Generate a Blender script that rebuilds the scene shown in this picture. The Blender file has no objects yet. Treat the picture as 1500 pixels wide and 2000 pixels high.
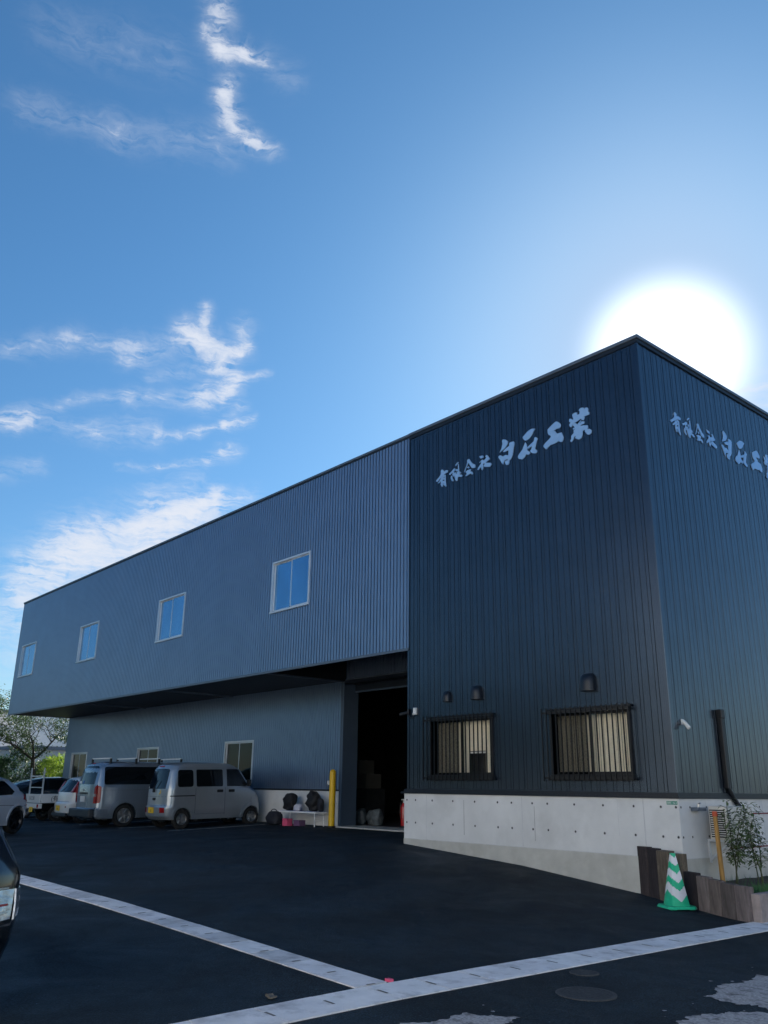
import bpy, bmesh, math, random
from mathutils import Vector, Matrix, noise
from mathutils.geometry import tessellate_polygon
R = math.radians
random.seed(7)
C = bpy.context.scene.collection
SC = bpy.context.scene

# ------------------------------------------------------------------ camera
F_PX, PITCH, ROLL, YAW = 1643.1, 0.3173, 0.0136, 0.8637
cam_d = bpy.data.cameras.new('camera'); cam = bpy.data.objects.new('camera', cam_d); C.objects.link(cam)
fw = Vector((-math.sin(YAW)*math.cos(PITCH), math.cos(YAW)*math.cos(PITCH), math.sin(PITCH)))
rt = Vector((math.cos(YAW), math.sin(YAW), 0)); upv = rt.cross(fw)
r2 = rt*math.cos(ROLL)+upv*math.sin(ROLL); u2 = -rt*math.sin(ROLL)+upv*math.cos(ROLL)
m = Matrix((r2, u2, -fw)).transposed().to_4x4(); m.translation = Vector((7.1284, -11.8814, 1.2105))
cam.matrix_world = m
cam_d.sensor_fit = 'HORIZONTAL'; cam_d.sensor_width = 36; cam_d.lens = F_PX/1500*36
cam_d.clip_end = 3000; cam_d.clip_start = 0.05
SC.camera = cam
SC.view_settings.view_transform = 'Standard'; SC.view_settings.look = 'None'
EXPO = 1.4; K = 2**-EXPO; SC.view_settings.exposure = EXPO; SC.view_settings.gamma = 1

# ------------------------------------------------------------------ sun and sky
SUN_EL, SUN_AZ = 27.2, 28.9      # azimuth measured from +Y towards -X
sv = Vector((-math.sin(R(SUN_AZ))*math.cos(R(SUN_EL)), math.cos(R(SUN_AZ))*math.cos(R(SUN_EL)), math.sin(R(SUN_EL))))
sd = bpy.data.lights.new('sun', 'SUN'); sun = bpy.data.objects.new('sun', sd); C.objects.link(sun)
sd.energy = 5.0; sd.angle = R(0.5); sd.color = (1, .95, .87)
sun.rotation_euler = sv.to_track_quat('Z', 'Y').to_euler()
SKY_STRENGTH = 0.05
CL = [(-0.6042,0.2873,0.7432,-0.6249,0.3043,0.719,0.0082,0.8),(-0.6237,0.2851,0.7278,-0.6235,0.3003,0.7218,0.0052,0.4),(-0.6262,0.3053,0.7174,-0.6131,0.3244,0.7204,0.0063,0.7),(-0.6131,0.3244,0.7204,-0.6044,0.3471,0.7171,0.0042,0.75),(-0.6049,0.3475,0.7165,-0.5988,0.3774,0.7064,0.0096,0.105),(-0.6358,0.3257,0.6997,-0.6482,0.3267,0.6879,0.0064,0.55),(-0.6482,0.3267,0.6879,-0.6561,0.3419,0.6728,0.0075,0.8),(-0.6561,0.3419,0.6728,-0.6534,0.3665,0.6623,0.0071,0.8),(-0.6534,0.3665,0.6623,-0.6466,0.3907,0.6551,0.005,0.6),(-0.655,0.3314,0.679,-0.6469,0.3194,0.6924,0.0087,0.126),(-0.7499,0.1568,0.6427,-0.7223,0.2459,0.6464,0.0092,0.126),(-0.7223,0.2459,0.6464,-0.6755,0.3458,0.6513,0.0117,0.118),(-0.6956,0.1648,0.6993,-0.6567,0.2645,0.7062,0.015,0.055),(-0.7672,0.3863,0.512,-0.777,0.3922,0.4923,0.0052,0.7),(-0.7869,0.3752,0.4899,-0.7805,0.4055,0.4758,0.0093,0.9),(-0.7818,0.3924,0.4845,-0.7774,0.4212,0.4671,0.0082,0.8),(-0.78,0.4196,0.4643,-0.7685,0.4251,0.4782,0.0059,0.8),(-0.7707,0.4268,0.4731,-0.7556,0.4391,0.486,0.0035,0.7),(-0.7518,0.4303,0.4996,-0.7639,0.4325,0.479,0.0082,0.3),(-0.7796,0.4229,0.462,-0.7787,0.4295,0.4574,0.0047,0.6),(-0.7907,0.3815,0.4789,-0.8276,0.3271,0.4563,0.0081,0.35),(-0.8219,0.3296,0.4645,-0.8443,0.2687,0.4636,0.008,0.25),(-0.8454,0.2695,0.4612,-0.8708,0.2153,0.442,0.0067,0.3),(-0.783,0.4183,0.4604,-0.8256,0.3524,0.4407,0.0047,0.25),(-0.8061,0.4112,0.4256,-0.7889,0.4303,0.4387,0.0094,0.95),(-0.7934,0.4303,0.4305,-0.7778,0.4399,0.4489,0.0053,0.8),(-0.7778,0.4399,0.4489,-0.7583,0.4652,0.4568,0.003,0.45),(-0.8089,0.4062,0.4249,-0.8445,0.3397,0.414,0.0071,0.35),(-0.8445,0.3397,0.414,-0.8699,0.2805,0.4057,0.0046,0.25),(-0.8766,0.273,0.3963,-0.8995,0.2236,0.3753,0.0045,0.35),(-0.7854,0.4649,0.4087,-0.8038,0.4425,0.3976,0.0042,0.95),(-0.8038,0.4425,0.3976,-0.8236,0.4144,0.3873,0.0036,0.8),(-0.8236,0.4144,0.3873,-0.8455,0.3784,0.3768,0.0035,0.6),(-0.7882,0.4484,0.4215,-0.8016,0.4407,0.4041,0.0048,0.5),(-0.8448,0.3743,0.3823,-0.8683,0.3246,0.3752,0.0094,0.3),(-0.9023,0.2257,0.3672,-0.8915,0.2533,0.3756,0.005,0.5),(-0.8915,0.2533,0.3756,-0.8717,0.314,0.3763,0.0067,0.3),(-0.9018,0.2253,0.3688,-0.8996,0.2414,0.3638,0.0055,0.4),(-0.8047,0.4622,0.3726,-0.8145,0.4478,0.3689,0.0054,0.95),(-0.8152,0.4483,0.3667,-0.8274,0.4325,0.3583,0.0042,0.7),(-0.8274,0.4325,0.3583,-0.853,0.3882,0.3489,0.003,0.55),(-0.853,0.3882,0.3489,-0.8728,0.3486,0.3416,0.0029,0.35),(-0.932,0.2895,0.2182,-0.9113,0.3288,0.2476,0.019,0.7),(-0.9113,0.3288,0.2476,-0.8838,0.3799,0.273,0.0194,0.75),(-0.9038,0.3566,0.2365,-0.8654,0.4142,0.2822,0.0207,0.7),(-0.8802,0.3838,0.2791,-0.8467,0.4345,0.3071,0.0105,0.8),(-0.8628,0.4117,0.2934,-0.8288,0.4565,0.3235,0.0059,0.75),(-0.8317,0.4476,0.3285,-0.8331,0.4566,0.312,0.0036,0.6),(-0.8549,0.4269,0.2949,-0.8115,0.4876,0.3221,0.0083,0.4),(-0.9362,0.2948,0.1911,-0.9225,0.32,0.2159,0.0168,0.6),(-0.8928,0.3818,0.239,-0.838,0.4573,0.2976,0.0174,0.5),(-0.9179,0.238,0.3176,-0.9029,0.2747,0.3307,0.0055,0.25),(-0.8691,0.3807,0.3158,-0.8391,0.4277,0.3362,0.0082,0.2),(-0.3813,0.8289,0.4093,-0.3372,0.8443,0.4165,0.0039,0.6),(-0.3851,0.8332,0.3967,-0.3432,0.8513,0.3969,0.005,0.5),(-0.3803,0.8201,0.4275,-0.3472,0.834,0.4289,0.0033,0.2),(-0.9507,0.2739,0.1456,-0.9436,0.2912,0.1579,0.0219,0.4)]

def build_world():
    w = bpy.data.worlds.new('World'); SC.world = w; w.use_nodes = True
    nt = w.node_tree; N = nt.nodes; L = nt.links; N.clear()
    def inp(n, i, v):
        if v is None: return
        if hasattr(v, 'links') or hasattr(v, 'is_linked'): L.new(v, n.inputs[i])
        else: n.inputs[i].default_value = v
    def M(op, a, b=None, c=None, clamp=False):
        n = N.new('ShaderNodeMath'); n.operation = op; n.use_clamp = clamp
        inp(n, 0, a); inp(n, 1, b); inp(n, 2, c); return n.outputs[0]
    def V(op, a, b=None, s=None):
        n = N.new('ShaderNodeVectorMath'); n.operation = op
        inp(n, 0, a); inp(n, 1, b)
        if s is not None: inp(n, 3, s)
        return n.outputs['Value'] if op in ('DOT_PRODUCT', 'LENGTH', 'DISTANCE') else n.outputs[0]
    out = N.new('ShaderNodeOutputWorld'); bg = N.new('ShaderNodeBackground'); L.new(bg.outputs[0], out.inputs[0])
    sky = N.new('ShaderNodeTexSky'); sky.sky_type = 'NISHITA'; sky.sun_disc = False
    sky.sun_elevation = R(SUN_EL); sky.sun_rotation = R(-SUN_AZ)
    sky.altitude = 0; sky.air_density = 1.0; sky.dust_density = 0.35; sky.ozone_density = 3.0
    tc = N.new('ShaderNodeTexCoord'); d = V('NORMALIZE', tc.outputs['Generated'])
    # clouds: soft capsules between pairs of sky directions, warped by noise
    wn = N.new('ShaderNodeTexNoise'); wn.inputs['Scale'].default_value = 14; wn.inputs['Detail'].default_value = 5; L.new(d, wn.inputs['Vector'])
    wv = V('SCALE', V('SUBTRACT', wn.outputs['Color'], (.5, .5, .5)), s=0.024)
    wn2 = N.new('ShaderNodeTexNoise'); wn2.inputs['Scale'].default_value = 70; wn2.inputs['Detail'].default_value = 6; L.new(d, wn2.inputs['Vector'])
    wv2 = V('SCALE', V('SUBTRACT', wn2.outputs['Color'], (.5, .5, .5)), s=0.010)
    p = V('ADD', V('ADD', d, wv), wv2)
    total = None
    p0 = p
    for ci, (ax, ay, az, bx, by, bz, wd, it) in enumerate(CL):
        if ci % 5 == 4: p0 = V('ADD', p, V('SCALE', (1e-7, 0, 0), s=total))   # keeps the shader's working set small
        a = Vector((ax, ay, az)); b = Vector((bx, by, bz)); ba = b-a; ll = ba.dot(ba)
        pa = V('SUBTRACT', p0, tuple(a))
        h = M('DIVIDE', V('DOT_PRODUCT', pa, tuple(ba)), ll, clamp=True)
        dist = V('LENGTH', V('SUBTRACT', pa, V('SCALE', tuple(ba), s=h)))
        q = M('MULTIPLY', dist, 1/(wd*1.5)); q = M('MULTIPLY', q, q)
        e = M('MULTIPLY', M('EXPONENT', M('MULTIPLY', q, -1.0)), it**.65*.66)
        total = e if total is None else M('ADD', total, e)
    def fil(sc3, det, dist_, rot=0):
        st = N.new('ShaderNodeMapping'); st.inputs['Scale'].default_value = sc3; st.inputs['Rotation'].default_value = (0, rot, 0); L.new(p, st.inputs['Vector'])
        sn = N.new('ShaderNodeTexNoise'); sn.inputs['Scale'].default_value = 1.0; sn.inputs['Detail'].default_value = det; sn.inputs['Roughness'].default_value = .6; sn.inputs['Distortion'].default_value = dist_
        L.new(st.outputs[0], sn.inputs['Vector']); return sn.outputs[0]
    p = V('ADD', p, V('SCALE', (1e-7, 0, 0), s=total))
    f1 = M('MULTIPLY_ADD', fil((22, 22, 150), 9, .6), 4.5, -1.75, clamp=True)
    f2 = M('MULTIPLY_ADD', fil((45, 45, 60), 9, .8, .5), 3.5, -1.2, clamp=True)
    fb = M('MULTIPLY_ADD', f1, .62, M('MULTIPLY', f2, .38))
    x_ = M('MAXIMUM', M('SUBTRACT', M('MULTIPLY', total, 1.15), M('MULTIPLY_ADD', fb, -.80, .88)), 0.0)
    dens = M('ADD', M('MULTIPLY', x_, .62), M('MULTIPLY', M('MULTIPLY', total, M('MULTIPLY_ADD', fb, 1.15, -.04)), .85))
    dens = M('SUBTRACT', 1.0, M('EXPONENT', M('MULTIPLY', M('MAXIMUM', dens, 0.0), -1.35)), clamp=True)
    # aureole of scattered light round the sun
    cosang = V('DOT_PRODUCT', d, tuple(sv))
    ang = M('ARCCOSINE', M('MINIMUM', cosang, 1.0))
    def gauss(sig, pw, amp):
        return M('MULTIPLY', M('EXPONENT', M('MULTIPLY', M('POWER', M('DIVIDE', ang, R(sig)), pw), -1.0)), amp)
    core = gauss(4.75, 5.0, 0.95*K); near = gauss(12.0, 2.0, 0.93)
    sk = V('SCALE', sky.outputs[0], s=SKY_STRENGTH)
    sepz = N.new('ShaderNodeSeparateXYZ'); L.new(d, sepz.inputs[0])
    hz = M('POWER', M('SUBTRACT', 1.0, M('MAXIMUM', sepz.outputs[2], 0.0), clamp=True), 4.0)
    tm = N.new('ShaderNodeMix'); tm.data_type = 'RGBA'; L.new(hz, tm.inputs[0]); tm.inputs[6].default_value = (.49, .86, 1.03, 1); tm.inputs[7].default_value = (.72, .79, .87, 1)
    tint = N.new('ShaderNodeVectorMath'); tint.operation = 'MULTIPLY'; L.new(sk, tint.inputs[0]); L.new(tm.outputs[2], tint.inputs[1])
    au = N.new('ShaderNodeMix'); au.data_type = 'RGBA'; L.new(near, au.inputs[0]); L.new(tint.outputs[0], au.inputs[6]); au.inputs[7].default_value = (.47*K, .60*K, .83*K, 1)
    col = V('ADD', au.outputs[2], V('SCALE', (1.0, .98, .95), s=core))
    mix = N.new('ShaderNodeMix'); mix.data_type = 'RGBA'
    L.new(dens, mix.inputs[0]); L.new(col, mix.inputs[6]); mix.inputs[7].default_value = (.80*K, .84*K, .93*K, 1)
    L.new(mix.outputs[2], bg.inputs[0]); bg.inputs[1].default_value = 1.0
SKY_TINT = (1, 1, 1)
build_world()

# ------------------------------------------------------------------ helpers
def tag(o, label=None, cat=None, group=None, kind=None):
    if label: o['label'] = label
    if cat: o['category'] = cat
    if group: o['group'] = group
    if kind: o['kind'] = kind
    return o

def thing(name, label, cat, loc=(0, 0, 0), rz=0, group=None, scale=1):
    o = bpy.data.objects.new(name, None); C.objects.link(o); o.empty_display_size = .3
    o.location = loc; o.rotation_euler = (0, 0, rz); o.scale = (scale,)*3
    return tag(o, label, cat, group)

class MB:
    def __init__(s): s.v = []; s.f = []; s.mi = []
    def add(s, vs, fs, mi=0):
        n = len(s.v); s.v += [tuple(v) for v in vs]; s.f += [tuple(n+i for i in f) for f in fs]; s.mi += [mi]*len(fs)
        return s
    def box(s, x0, x1, y0, y1, z0, z1, mi=0):
        vs = [(x, y, z) for z in (z0, z1) for y in (y0, y1) for x in (x0, x1)]
        return s.add(vs, [(0, 2, 3, 1), (4, 5, 7, 6), (0, 1, 5, 4), (2, 6, 7, 3), (0, 4, 6, 2), (1, 3, 7, 5)], mi)
    def tube(s, a, b, r0, r1=None, n=8, mi=0, caps=True):
        r1 = r0 if r1 is None else r1
        a = Vector(a); b = Vector(b); d = (b-a)
        if d.length < 1e-6: return s
        q = d.to_track_quat('Z', 'Y'); vs = []
        for c, r in ((a, r0), (b, r1)):
            for i in range(n):
                t = 2*math.pi*i/n; vs.append(c+q @ Vector((r*math.cos(t), r*math.sin(t), 0)))
        fs = [(i, (i+1) % n, n+(i+1) % n, n+i) for i in range(n)]
        if caps: fs += [tuple(range(n-1, -1, -1)), tuple(range(n, 2*n))]
        return s.add(vs, fs, mi)
    def lathe(s, prof, origin=(0, 0, 0), axis='Z', n=24, mi=0):
        vs = []
        for r, h in prof:
            for i in range(n):
                t = 2*math.pi*i/n; a, b = r*math.cos(t), r*math.sin(t)
                p = (a, b, h) if axis == 'Z' else ((h, a, b) if axis == 'X' else (a, -h, b))
                vs.append(Vector(origin)+Vector(p))
        fs = []
        for k in range(len(prof)-1):
            for i in range(n):
                fs.append((k*n+i, k*n+(i+1) % n, (k+1)*n+(i+1) % n, (k+1)*n+i))
        return s.add(vs, fs, mi)
    def prism(s, poly, fn, t0, t1, mi=0, mi_side=None):
        """poly in 2D, fn(u, v, t) -> 3D; solid between t0 and t1"""
        n = len(poly)
        vs = [fn(u, v, t0) for u, v in poly]+[fn(u, v, t1) for u, v in poly]
        tri = tessellate_polygon([[Vector((u, v, 0)) for u, v in poly]])
        fs = [tuple(t) for t in tri]+[tuple(n+i for i in reversed(t)) for t in tri]
        s.add(vs, fs, mi)
        s.add(vs, [(i, (i+1) % n, n+(i+1) % n, n+i) for i in range(n)], mi if mi_side is None else mi_side)
        return s
    def build(s, name, mats, parent=None, smooth=None, bevel=0, recalc=True):
        me = bpy.data.meshes.new(name); me.from_pydata([tuple(v) for v in s.v], [], s.f)
        if not isinstance(mats, (list, tuple)): mats = [mats]
        for x in mats: me.materials.append(x)
        me.polygons.foreach_set('material_index', s.mi)
        if recalc:
            bm = bmesh.new(); bm.from_mesh(me)
            if smooth: bmesh.ops.remove_doubles(bm, verts=bm.verts, dist=1e-4)
            bmesh.ops.recalc_face_normals(bm, faces=bm.faces); bm.to_mesh(me); bm.free()
        me.update()
        if smooth:
            me.polygons.foreach_set('use_smooth', [True]*len(me.polygons)); me.set_sharp_from_angle(angle=R(smooth))
        o = bpy.data.objects.new(name, me); C.objects.link(o)
        if parent: o.parent = parent
        if bevel:
            b = o.modifiers.new('bevel', 'BEVEL'); b.width = bevel; b.segments = 2; b.limit_method = 'ANGLE'; b.angle_limit = R(40)
        return o

# ------------------------------------------------------------------ materials
def mat(name, col, rough=.6, metal=0, spec=.5, nscale=0, namt=0, bump=0, bscale=None, coat=0, emis=None, alpha=1, stretch=None, coord='Object', ior=None, dirt=None, detail=5):
    m = bpy.data.materials.new(name); m.use_nodes = True; nt = m.node_tree; N = nt.nodes; L = nt.links
    b = N['Principled BSDF']; b.inputs['Base Color'].default_value = (*col, 1); b.inputs['Roughness'].default_value = rough
    b.inputs['Metallic'].default_value = metal; b.inputs['Specular IOR Level'].default_value = spec
    if coat: b.inputs['Coat Weight'].default_value = coat; b.inputs['Coat Roughness'].default_value = .04
    if ior: b.inputs['IOR'].default_value = ior
    tc = N.new('ShaderNodeTexCoord'); mp = N.new('ShaderNodeMapping'); L.new(tc.outputs[coord], mp.inputs['Vector'])
    if stretch: mp.inputs['Scale'].default_value = stretch
    if nscale:
        n = N.new('ShaderNodeTexNoise'); n.inputs['Scale'].default_value = nscale; n.inputs['Detail'].default_value = detail; n.inputs['Roughness'].default_value = .6
        L.new(mp.outputs[0], n.inputs['Vector'])
        r = N.new('ShaderNodeMapRange'); r.inputs[1].default_value = .3; r.inputs[2].default_value = .7; r.inputs[3].default_value = 1-namt; r.inputs[4].default_value = 1+namt
        L.new(n.outputs[0], r.inputs[0])
        mx = N.new('ShaderNodeVectorMath'); mx.operation = 'SCALE'; mx.inputs[0].default_value = col; L.new(r.outputs[0], mx.inputs[3])
        last = mx.outputs[0]
        if dirt:   # (colour, scale, low, high)
            n3 = N.new('ShaderNodeTexNoise'); n3.inputs['Scale'].default_value = dirt[1]; n3.inputs['Detail'].default_value = 8; n3.inputs['Roughness'].default_value = .65
            L.new(tc.outputs[coord], n3.inputs['Vector'])
            r3 = N.new('ShaderNodeMapRange'); r3.inputs[1].default_value = dirt[2]; r3.inputs[2].default_value = dirt[3]; L.new(n3.outputs[0], r3.inputs[0])
            mm = N.new('ShaderNodeMix'); mm.data_type = 'RGBA'; L.new(r3.outputs[0], mm.inputs[0]); L.new(last, mm.inputs[6]); mm.inputs[7].default_value = (*dirt[0], 1)
            last = mm.outputs[2]
        L.new(last, b.inputs['Base Color'])
    if bump:
        n2 = N.new('ShaderNodeTexNoise'); n2.inputs['Scale'].default_value = bscale or nscale*3; n2.inputs['Detail'].default_value = 4
        L.new(mp.outputs[0], n2.inputs['Vector'])
        bp = N.new('ShaderNodeBump'); bp.inputs['Strength'].default_value = bump; bp.inputs['Distance'].default_value = .01
        L.new(n2.outputs[0], bp.inputs['Height']); L.new(bp.outputs[0], b.inputs['Normal'])
    return m

def glass_mat(name, tint=(.9, .95, .95), rough=.0, refl=.025):
    m = bpy.data.materials.new(name); m.use_nodes = True; nt = m.node_tree; N = nt.nodes; L = nt.links; N.clear()
    o = N.new('ShaderNodeOutputMaterial'); mx = N.new('ShaderNodeMixShader'); t = N.new('ShaderNodeBsdfTransparent'); g = N.new('ShaderNodeBsdfGlossy')
    lw = N.new('ShaderNodeLayerWeight'); lw.inputs[0].default_value = .5
    pw = N.new('ShaderNodeMath'); pw.operation = 'POWER'; L.new(lw.outputs['Facing'], pw.inputs[0]); pw.inputs[1].default_value = 5
    f = N.new('ShaderNodeMath'); f.operation = 'MULTIPLY_ADD'; L.new(pw.outputs[0], f.inputs[0]); f.inputs[1].default_value = .9; f.inputs[2].default_value = refl
    t.inputs[0].default_value = (*tint, 1); g.inputs['Roughness'].default_value = rough
    L.new(f.outputs[0], mx.inputs[0]); L.new(t.outputs[0], mx.inputs[1]); L.new(g.outputs[0], mx.inputs[2]); L.new(mx.outputs[0], o.inputs[0])
    return m

def leaf_mat(name, c1, c2, trans=.5):
    m = bpy.data.materials.new(name); m.use_nodes = True; nt = m.node_tree; N = nt.nodes; L = nt.links; N.clear()
    o = N.new('ShaderNodeOutputMaterial'); a = N.new('ShaderNodeAddShader'); d = N.new('ShaderNodeBsdfPrincipled'); t = N.new('ShaderNodeBsdfTranslucent')
    d.inputs['Roughness'].default_value = .5
    tc = N.new('ShaderNodeTexCoord'); n = N.new('ShaderNodeTexNoise'); n.inputs['Scale'].default_value = 3; n.inputs['Detail'].default_value = 6; L.new(tc.outputs['Object'], n.inputs['Vector'])
    r = N.new('ShaderNodeMapRange'); r.inputs[1].default_value = .35; r.inputs[2].default_value = .65; L.new(n.outputs[0], r.inputs[0])
    mx = N.new('ShaderNodeMix'); mx.data_type = 'RGBA'; L.new(r.outputs[0], mx.inputs[0]); mx.inputs[6].default_value = (*c1, 1); mx.inputs[7].default_value = (*c2, 1)
    L.new(mx.outputs[2], d.inputs['Base Color'])
    s = N.new('ShaderNodeVectorMath'); s.operation = 'SCALE'; s.inputs[3].default_value = trans; L.new(mx.outputs[2], s.inputs[0]); L.new(s.outputs[0], t.inputs[0])
    L.new(d.outputs[0], a.inputs[0]); L.new(t.outputs[0], a.inputs[1]); L.new(a.outputs[0], o.inputs[0])
    return m

def asphalt_mat():
    m = bpy.data.materials.new('asphalt'); m.use_nodes = True; nt = m.node_tree; N = nt.nodes; L = nt.links
    b = N['Principled BSDF']; b.inputs['Roughness'].default_value = .82; b.inputs['Specular IOR Level'].default_value = .28
    tc = N.new('ShaderNodeTexCoord')
    def noi(sc, det, rough=.6, dist=0):
        n = N.new('ShaderNodeTexNoise'); n.inputs['Scale'].default_value = sc; n.inputs['Detail'].default_value = det; n.inputs['Roughness'].default_value = rough; n.inputs['Distortion'].default_value = dist
        L.new(tc.outputs['Object'], n.inputs['Vector']); return n.outputs[0]
    def mr(v, a, b_, c, d_):
        r = N.new('ShaderNodeMapRange'); L.new(v, r.inputs[0]); r.inputs[1].default_value = a; r.inputs[2].default_value = b_; r.inputs[3].default_value = c; r.inputs[4].default_value = d_; return r.outputs[0]
    def mul(a, b_):
        n = N.new('ShaderNodeMath'); n.operation = 'MULTIPLY'; L.new(a, n.inputs[0]); L.new(b_, n.inputs[1]); return n.outputs[0]
    vor = N.new('ShaderNodeTexVoronoi'); vor.inputs['Scale'].default_value = 75; L.new(tc.outputs['Object'], vor.inputs['Vector'])
    stones = mr(vor.outputs['Distance'], .10, .55, 2.5, .62)
    f = mul(mul(mr(noi(.55, 6, .6, .6), .35, .66, .62, 1.5), mr(noi(6, 9, .72), .3, .7, .72, 1.28)), mul(mr(noi(60, 4, .7), .3, .7, .6, 1.4), stones))
    v2 = N.new('ShaderNodeTexVoronoi'); v2.inputs['Scale'].default_value = 7; L.new(tc.outputs['Object'], v2.inputs['Vector'])
    f = mul(f, mr(v2.outputs['Distance'], .035, .06, 5.0, 1.0))
    sc = N.new('ShaderNodeVectorMath'); sc.operation = 'SCALE'; sc.inputs[0].default_value = (.0105, .0190, .0265); L.new(f, sc.inputs[3]); L.new(sc.outputs[0], b.inputs['Base Color'])
    L.new(mr(noi(.9, 5, .6, .8), .35, .65, .92, .62), b.inputs['Roughness'])
    bp = N.new('ShaderNodeBump'); bp.inputs['Strength'].default_value = .9; bp.inputs['Distance'].default_value = .006; L.new(vor.outputs['Distance'], bp.inputs['Height']); bp.invert = True
    L.new(bp.outputs[0], b.inputs['Normal']); return m

M = {}
M['grey_siding'] = mat('grey_siding', (.215, .285, .395), .31, .74, nscale=1.2, namt=.06, bump=.05, bscale=260)
M['dark_siding'] = mat('dark_siding', (.026, .045, .074), .27, .8, nscale=1.5, namt=.14, bump=.03, bscale=260); _b = M['dark_siding'].node_tree.nodes['Principled BSDF']; _b.inputs['Coat Weight'].default_value = .65; _b.inputs['Coat Roughness'].default_value = .22; _b.inputs['Coat IOR'].default_value = 1.6
M['charcoal_trim'] = mat('charcoal_trim', (.012, .017, .026), .4, .3, nscale=4, namt=.1)
M['grey_trim'] = mat('grey_trim', (.12, .15, .19), .4, .5, nscale=4, namt=.1)
M['portal'] = mat('portal_paint', (.075, .11, .16), .45, .2, nscale=3, namt=.06)
M['concrete'] = mat('concrete', (.66, .66, .655), .75, nscale=1.6, namt=.08, bump=.15, bscale=60, dirt=((.52, .52, .51), 1.1, .50, .80))
M['footing'] = mat('footing', (.50, .49, .45), .85, nscale=3.5, namt=.10, bump=.4, bscale=90, dirt=((.40, .385, .34), 2.3, .5, .8))
M['tie_hole'] = mat('tie_hole', (.05, .05, .05), .9, nscale=9, namt=.2)
M['joint'] = mat('joint', (.55, .55, .56), .7, nscale=7, namt=.1)
M['darkjoint'] = mat('darkjoint', (.36, .36, .36), .8, nscale=7, namt=.2)
M['asphalt'] = asphalt_mat()
M['old_pavement'] = mat('old_pavement', (.36, .345, .35), .9, nscale=45, namt=.45, bump=.6, bscale=120, dirt=((.10, .10, .105), 9, .50, .66))
M['worn_ring'] = mat('worn_ring', (.05, .052, .055), .9, nscale=60, namt=.4, bump=.4, bscale=150)
M['lids'] = mat('lids', (.76, .74, .75), .85, nscale=3.1, namt=.13, bump=.35, bscale=120, dirt=((.42, .40, .41), 4.5, .50, .74))
M['lids_grey'] = mat('lids_grey', (.62, .61, .62), .85, nscale=3.1, namt=.13, bump=.35, bscale=120, dirt=((.36, .35, .36), 4.5, .48, .72))
M['lids_pale'] = mat('lids_pale', (.80, .78, .78), .85, nscale=4.1, namt=.10, bump=.35, bscale=120, dirt=((.50, .48, .48), 5.5, .52, .74))
M['slot'] = mat('slot', (.14, .13, .13), .9, nscale=9, namt=.3)
M['line_paint'] = mat('line_paint', (.55, .55, .55), .7, nscale=30, namt=.2)
M['aluminium'] = mat('aluminium', (.60, .63, .67), .35, .5, nscale=3, namt=.06)
M['bronze_frame'] = mat('bronze_frame', (.006, .007, .009), .4, .2, nscale=6, namt=.1)
M['glass_dark'] = mat('glass_dark', (.17, .36, .56), .04, .92, nscale=.9, namt=.12)
M['glass_low'] = mat('glass_low', (.006, .012, .012), .05, 0, spec=.2, nscale=.6, namt=.3)
M['window_glass'] = glass_mat('window_glass', (.97, .97, .96))
M['blind'] = mat('blind', (.86, .78, .62), .8, nscale=40, namt=.08, bump=.2, bscale=150)
M['blind_dim'] = mat('blind_dim', (.62, .55, .40), .8, nscale=40, namt=.12, bump=.3, bscale=150)
M['screen'] = glass_mat('insect_screen', (.66, .66, .66), .8, 0.0)
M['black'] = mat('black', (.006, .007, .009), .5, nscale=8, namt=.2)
M['black_metal'] = mat('black_metal', (.005, .006, .008), .4, .1, nscale=8, namt=.2)
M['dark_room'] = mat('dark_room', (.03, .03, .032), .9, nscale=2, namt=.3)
M['sign_grey'] = mat('sign_grey', (.34, .52, .74), .3, .45, nscale=3, namt=.05)
M['white_plastic'] = mat('white_plastic', (.7, .7, .68), .4, nscale=5, namt=.05)
M['ac_white'] = mat('ac_white', (.62, .60, .55), .45, nscale=5, namt=.05)
M['cone_green'] = mat('cone_green', (.01, .46, .24), .5, nscale=14, namt=.12)
M['cone_white'] = mat('cone_white', (.72, .72, .75), .5, nscale=14, namt=.06)
M['yellow'] = mat('yellow_paint', (.80, .48, .01), .45, nscale=6, namt=.07)
M['plate_green'] = mat('plate_green', (.01, .22, .15), .4, nscale=6, namt=.05)
M['white'] = mat('white', (.8, .8, .8), .5, nscale=6, namt=.04)
for i, c in enumerate([(.040, .029, .029), (.026, .020, .022), (.12, .095, .070), (.024, .018, .020), (.15, .122, .118), (.125, .10, .092), (.09, .074, .070)]):
    M['timber%d' % i] = mat('timber%d' % i, c, .9, nscale=6, namt=.45, bump=.9, bscale=30, stretch=(3, 3, .5), dirt=(tuple(min(1, k*2.4) for k in c), 5, .55, .8))
M['kerb_stone'] = mat('kerb_stone', (.30, .25, .235), .85, nscale=8, namt=.2, bump=.4, bscale=60)
M['soil'] = mat('soil', (.05, .04, .03), .95, nscale=8, namt=.4, bump=1, bscale=30)
M['stake'] = mat('stake_wood', (.40, .22, .06), .7, nscale=5, namt=.25, stretch=(4, 4, .6), dirt=((.12, .06, .02), 12, .62, .7))
M['red_cap'] = mat('red_cap', (.5, .07, .02), .5, nscale=5, namt=.1)
M['stem'] = mat('plant_stem', (.06, .07, .03), .8, nscale=12, namt=.3)
M['bark'] = mat('bark', (.035, .028, .022), .9, nscale=6, namt=.4, bump=.8, bscale=20, stretch=(3, 3, .7))
M['leaf_young'] = leaf_mat('leaf_young', (.03, .055, .018), (.10, .15, .05), .4)
M['leaf_dark'] = leaf_mat('leaf_dark', (.02, .045, .02), (.05, .10, .035), .5)
M['leaf_mid'] = leaf_mat('leaf_mid', (.02, .042, .012), (.055, .09, .028), .55)
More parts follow.
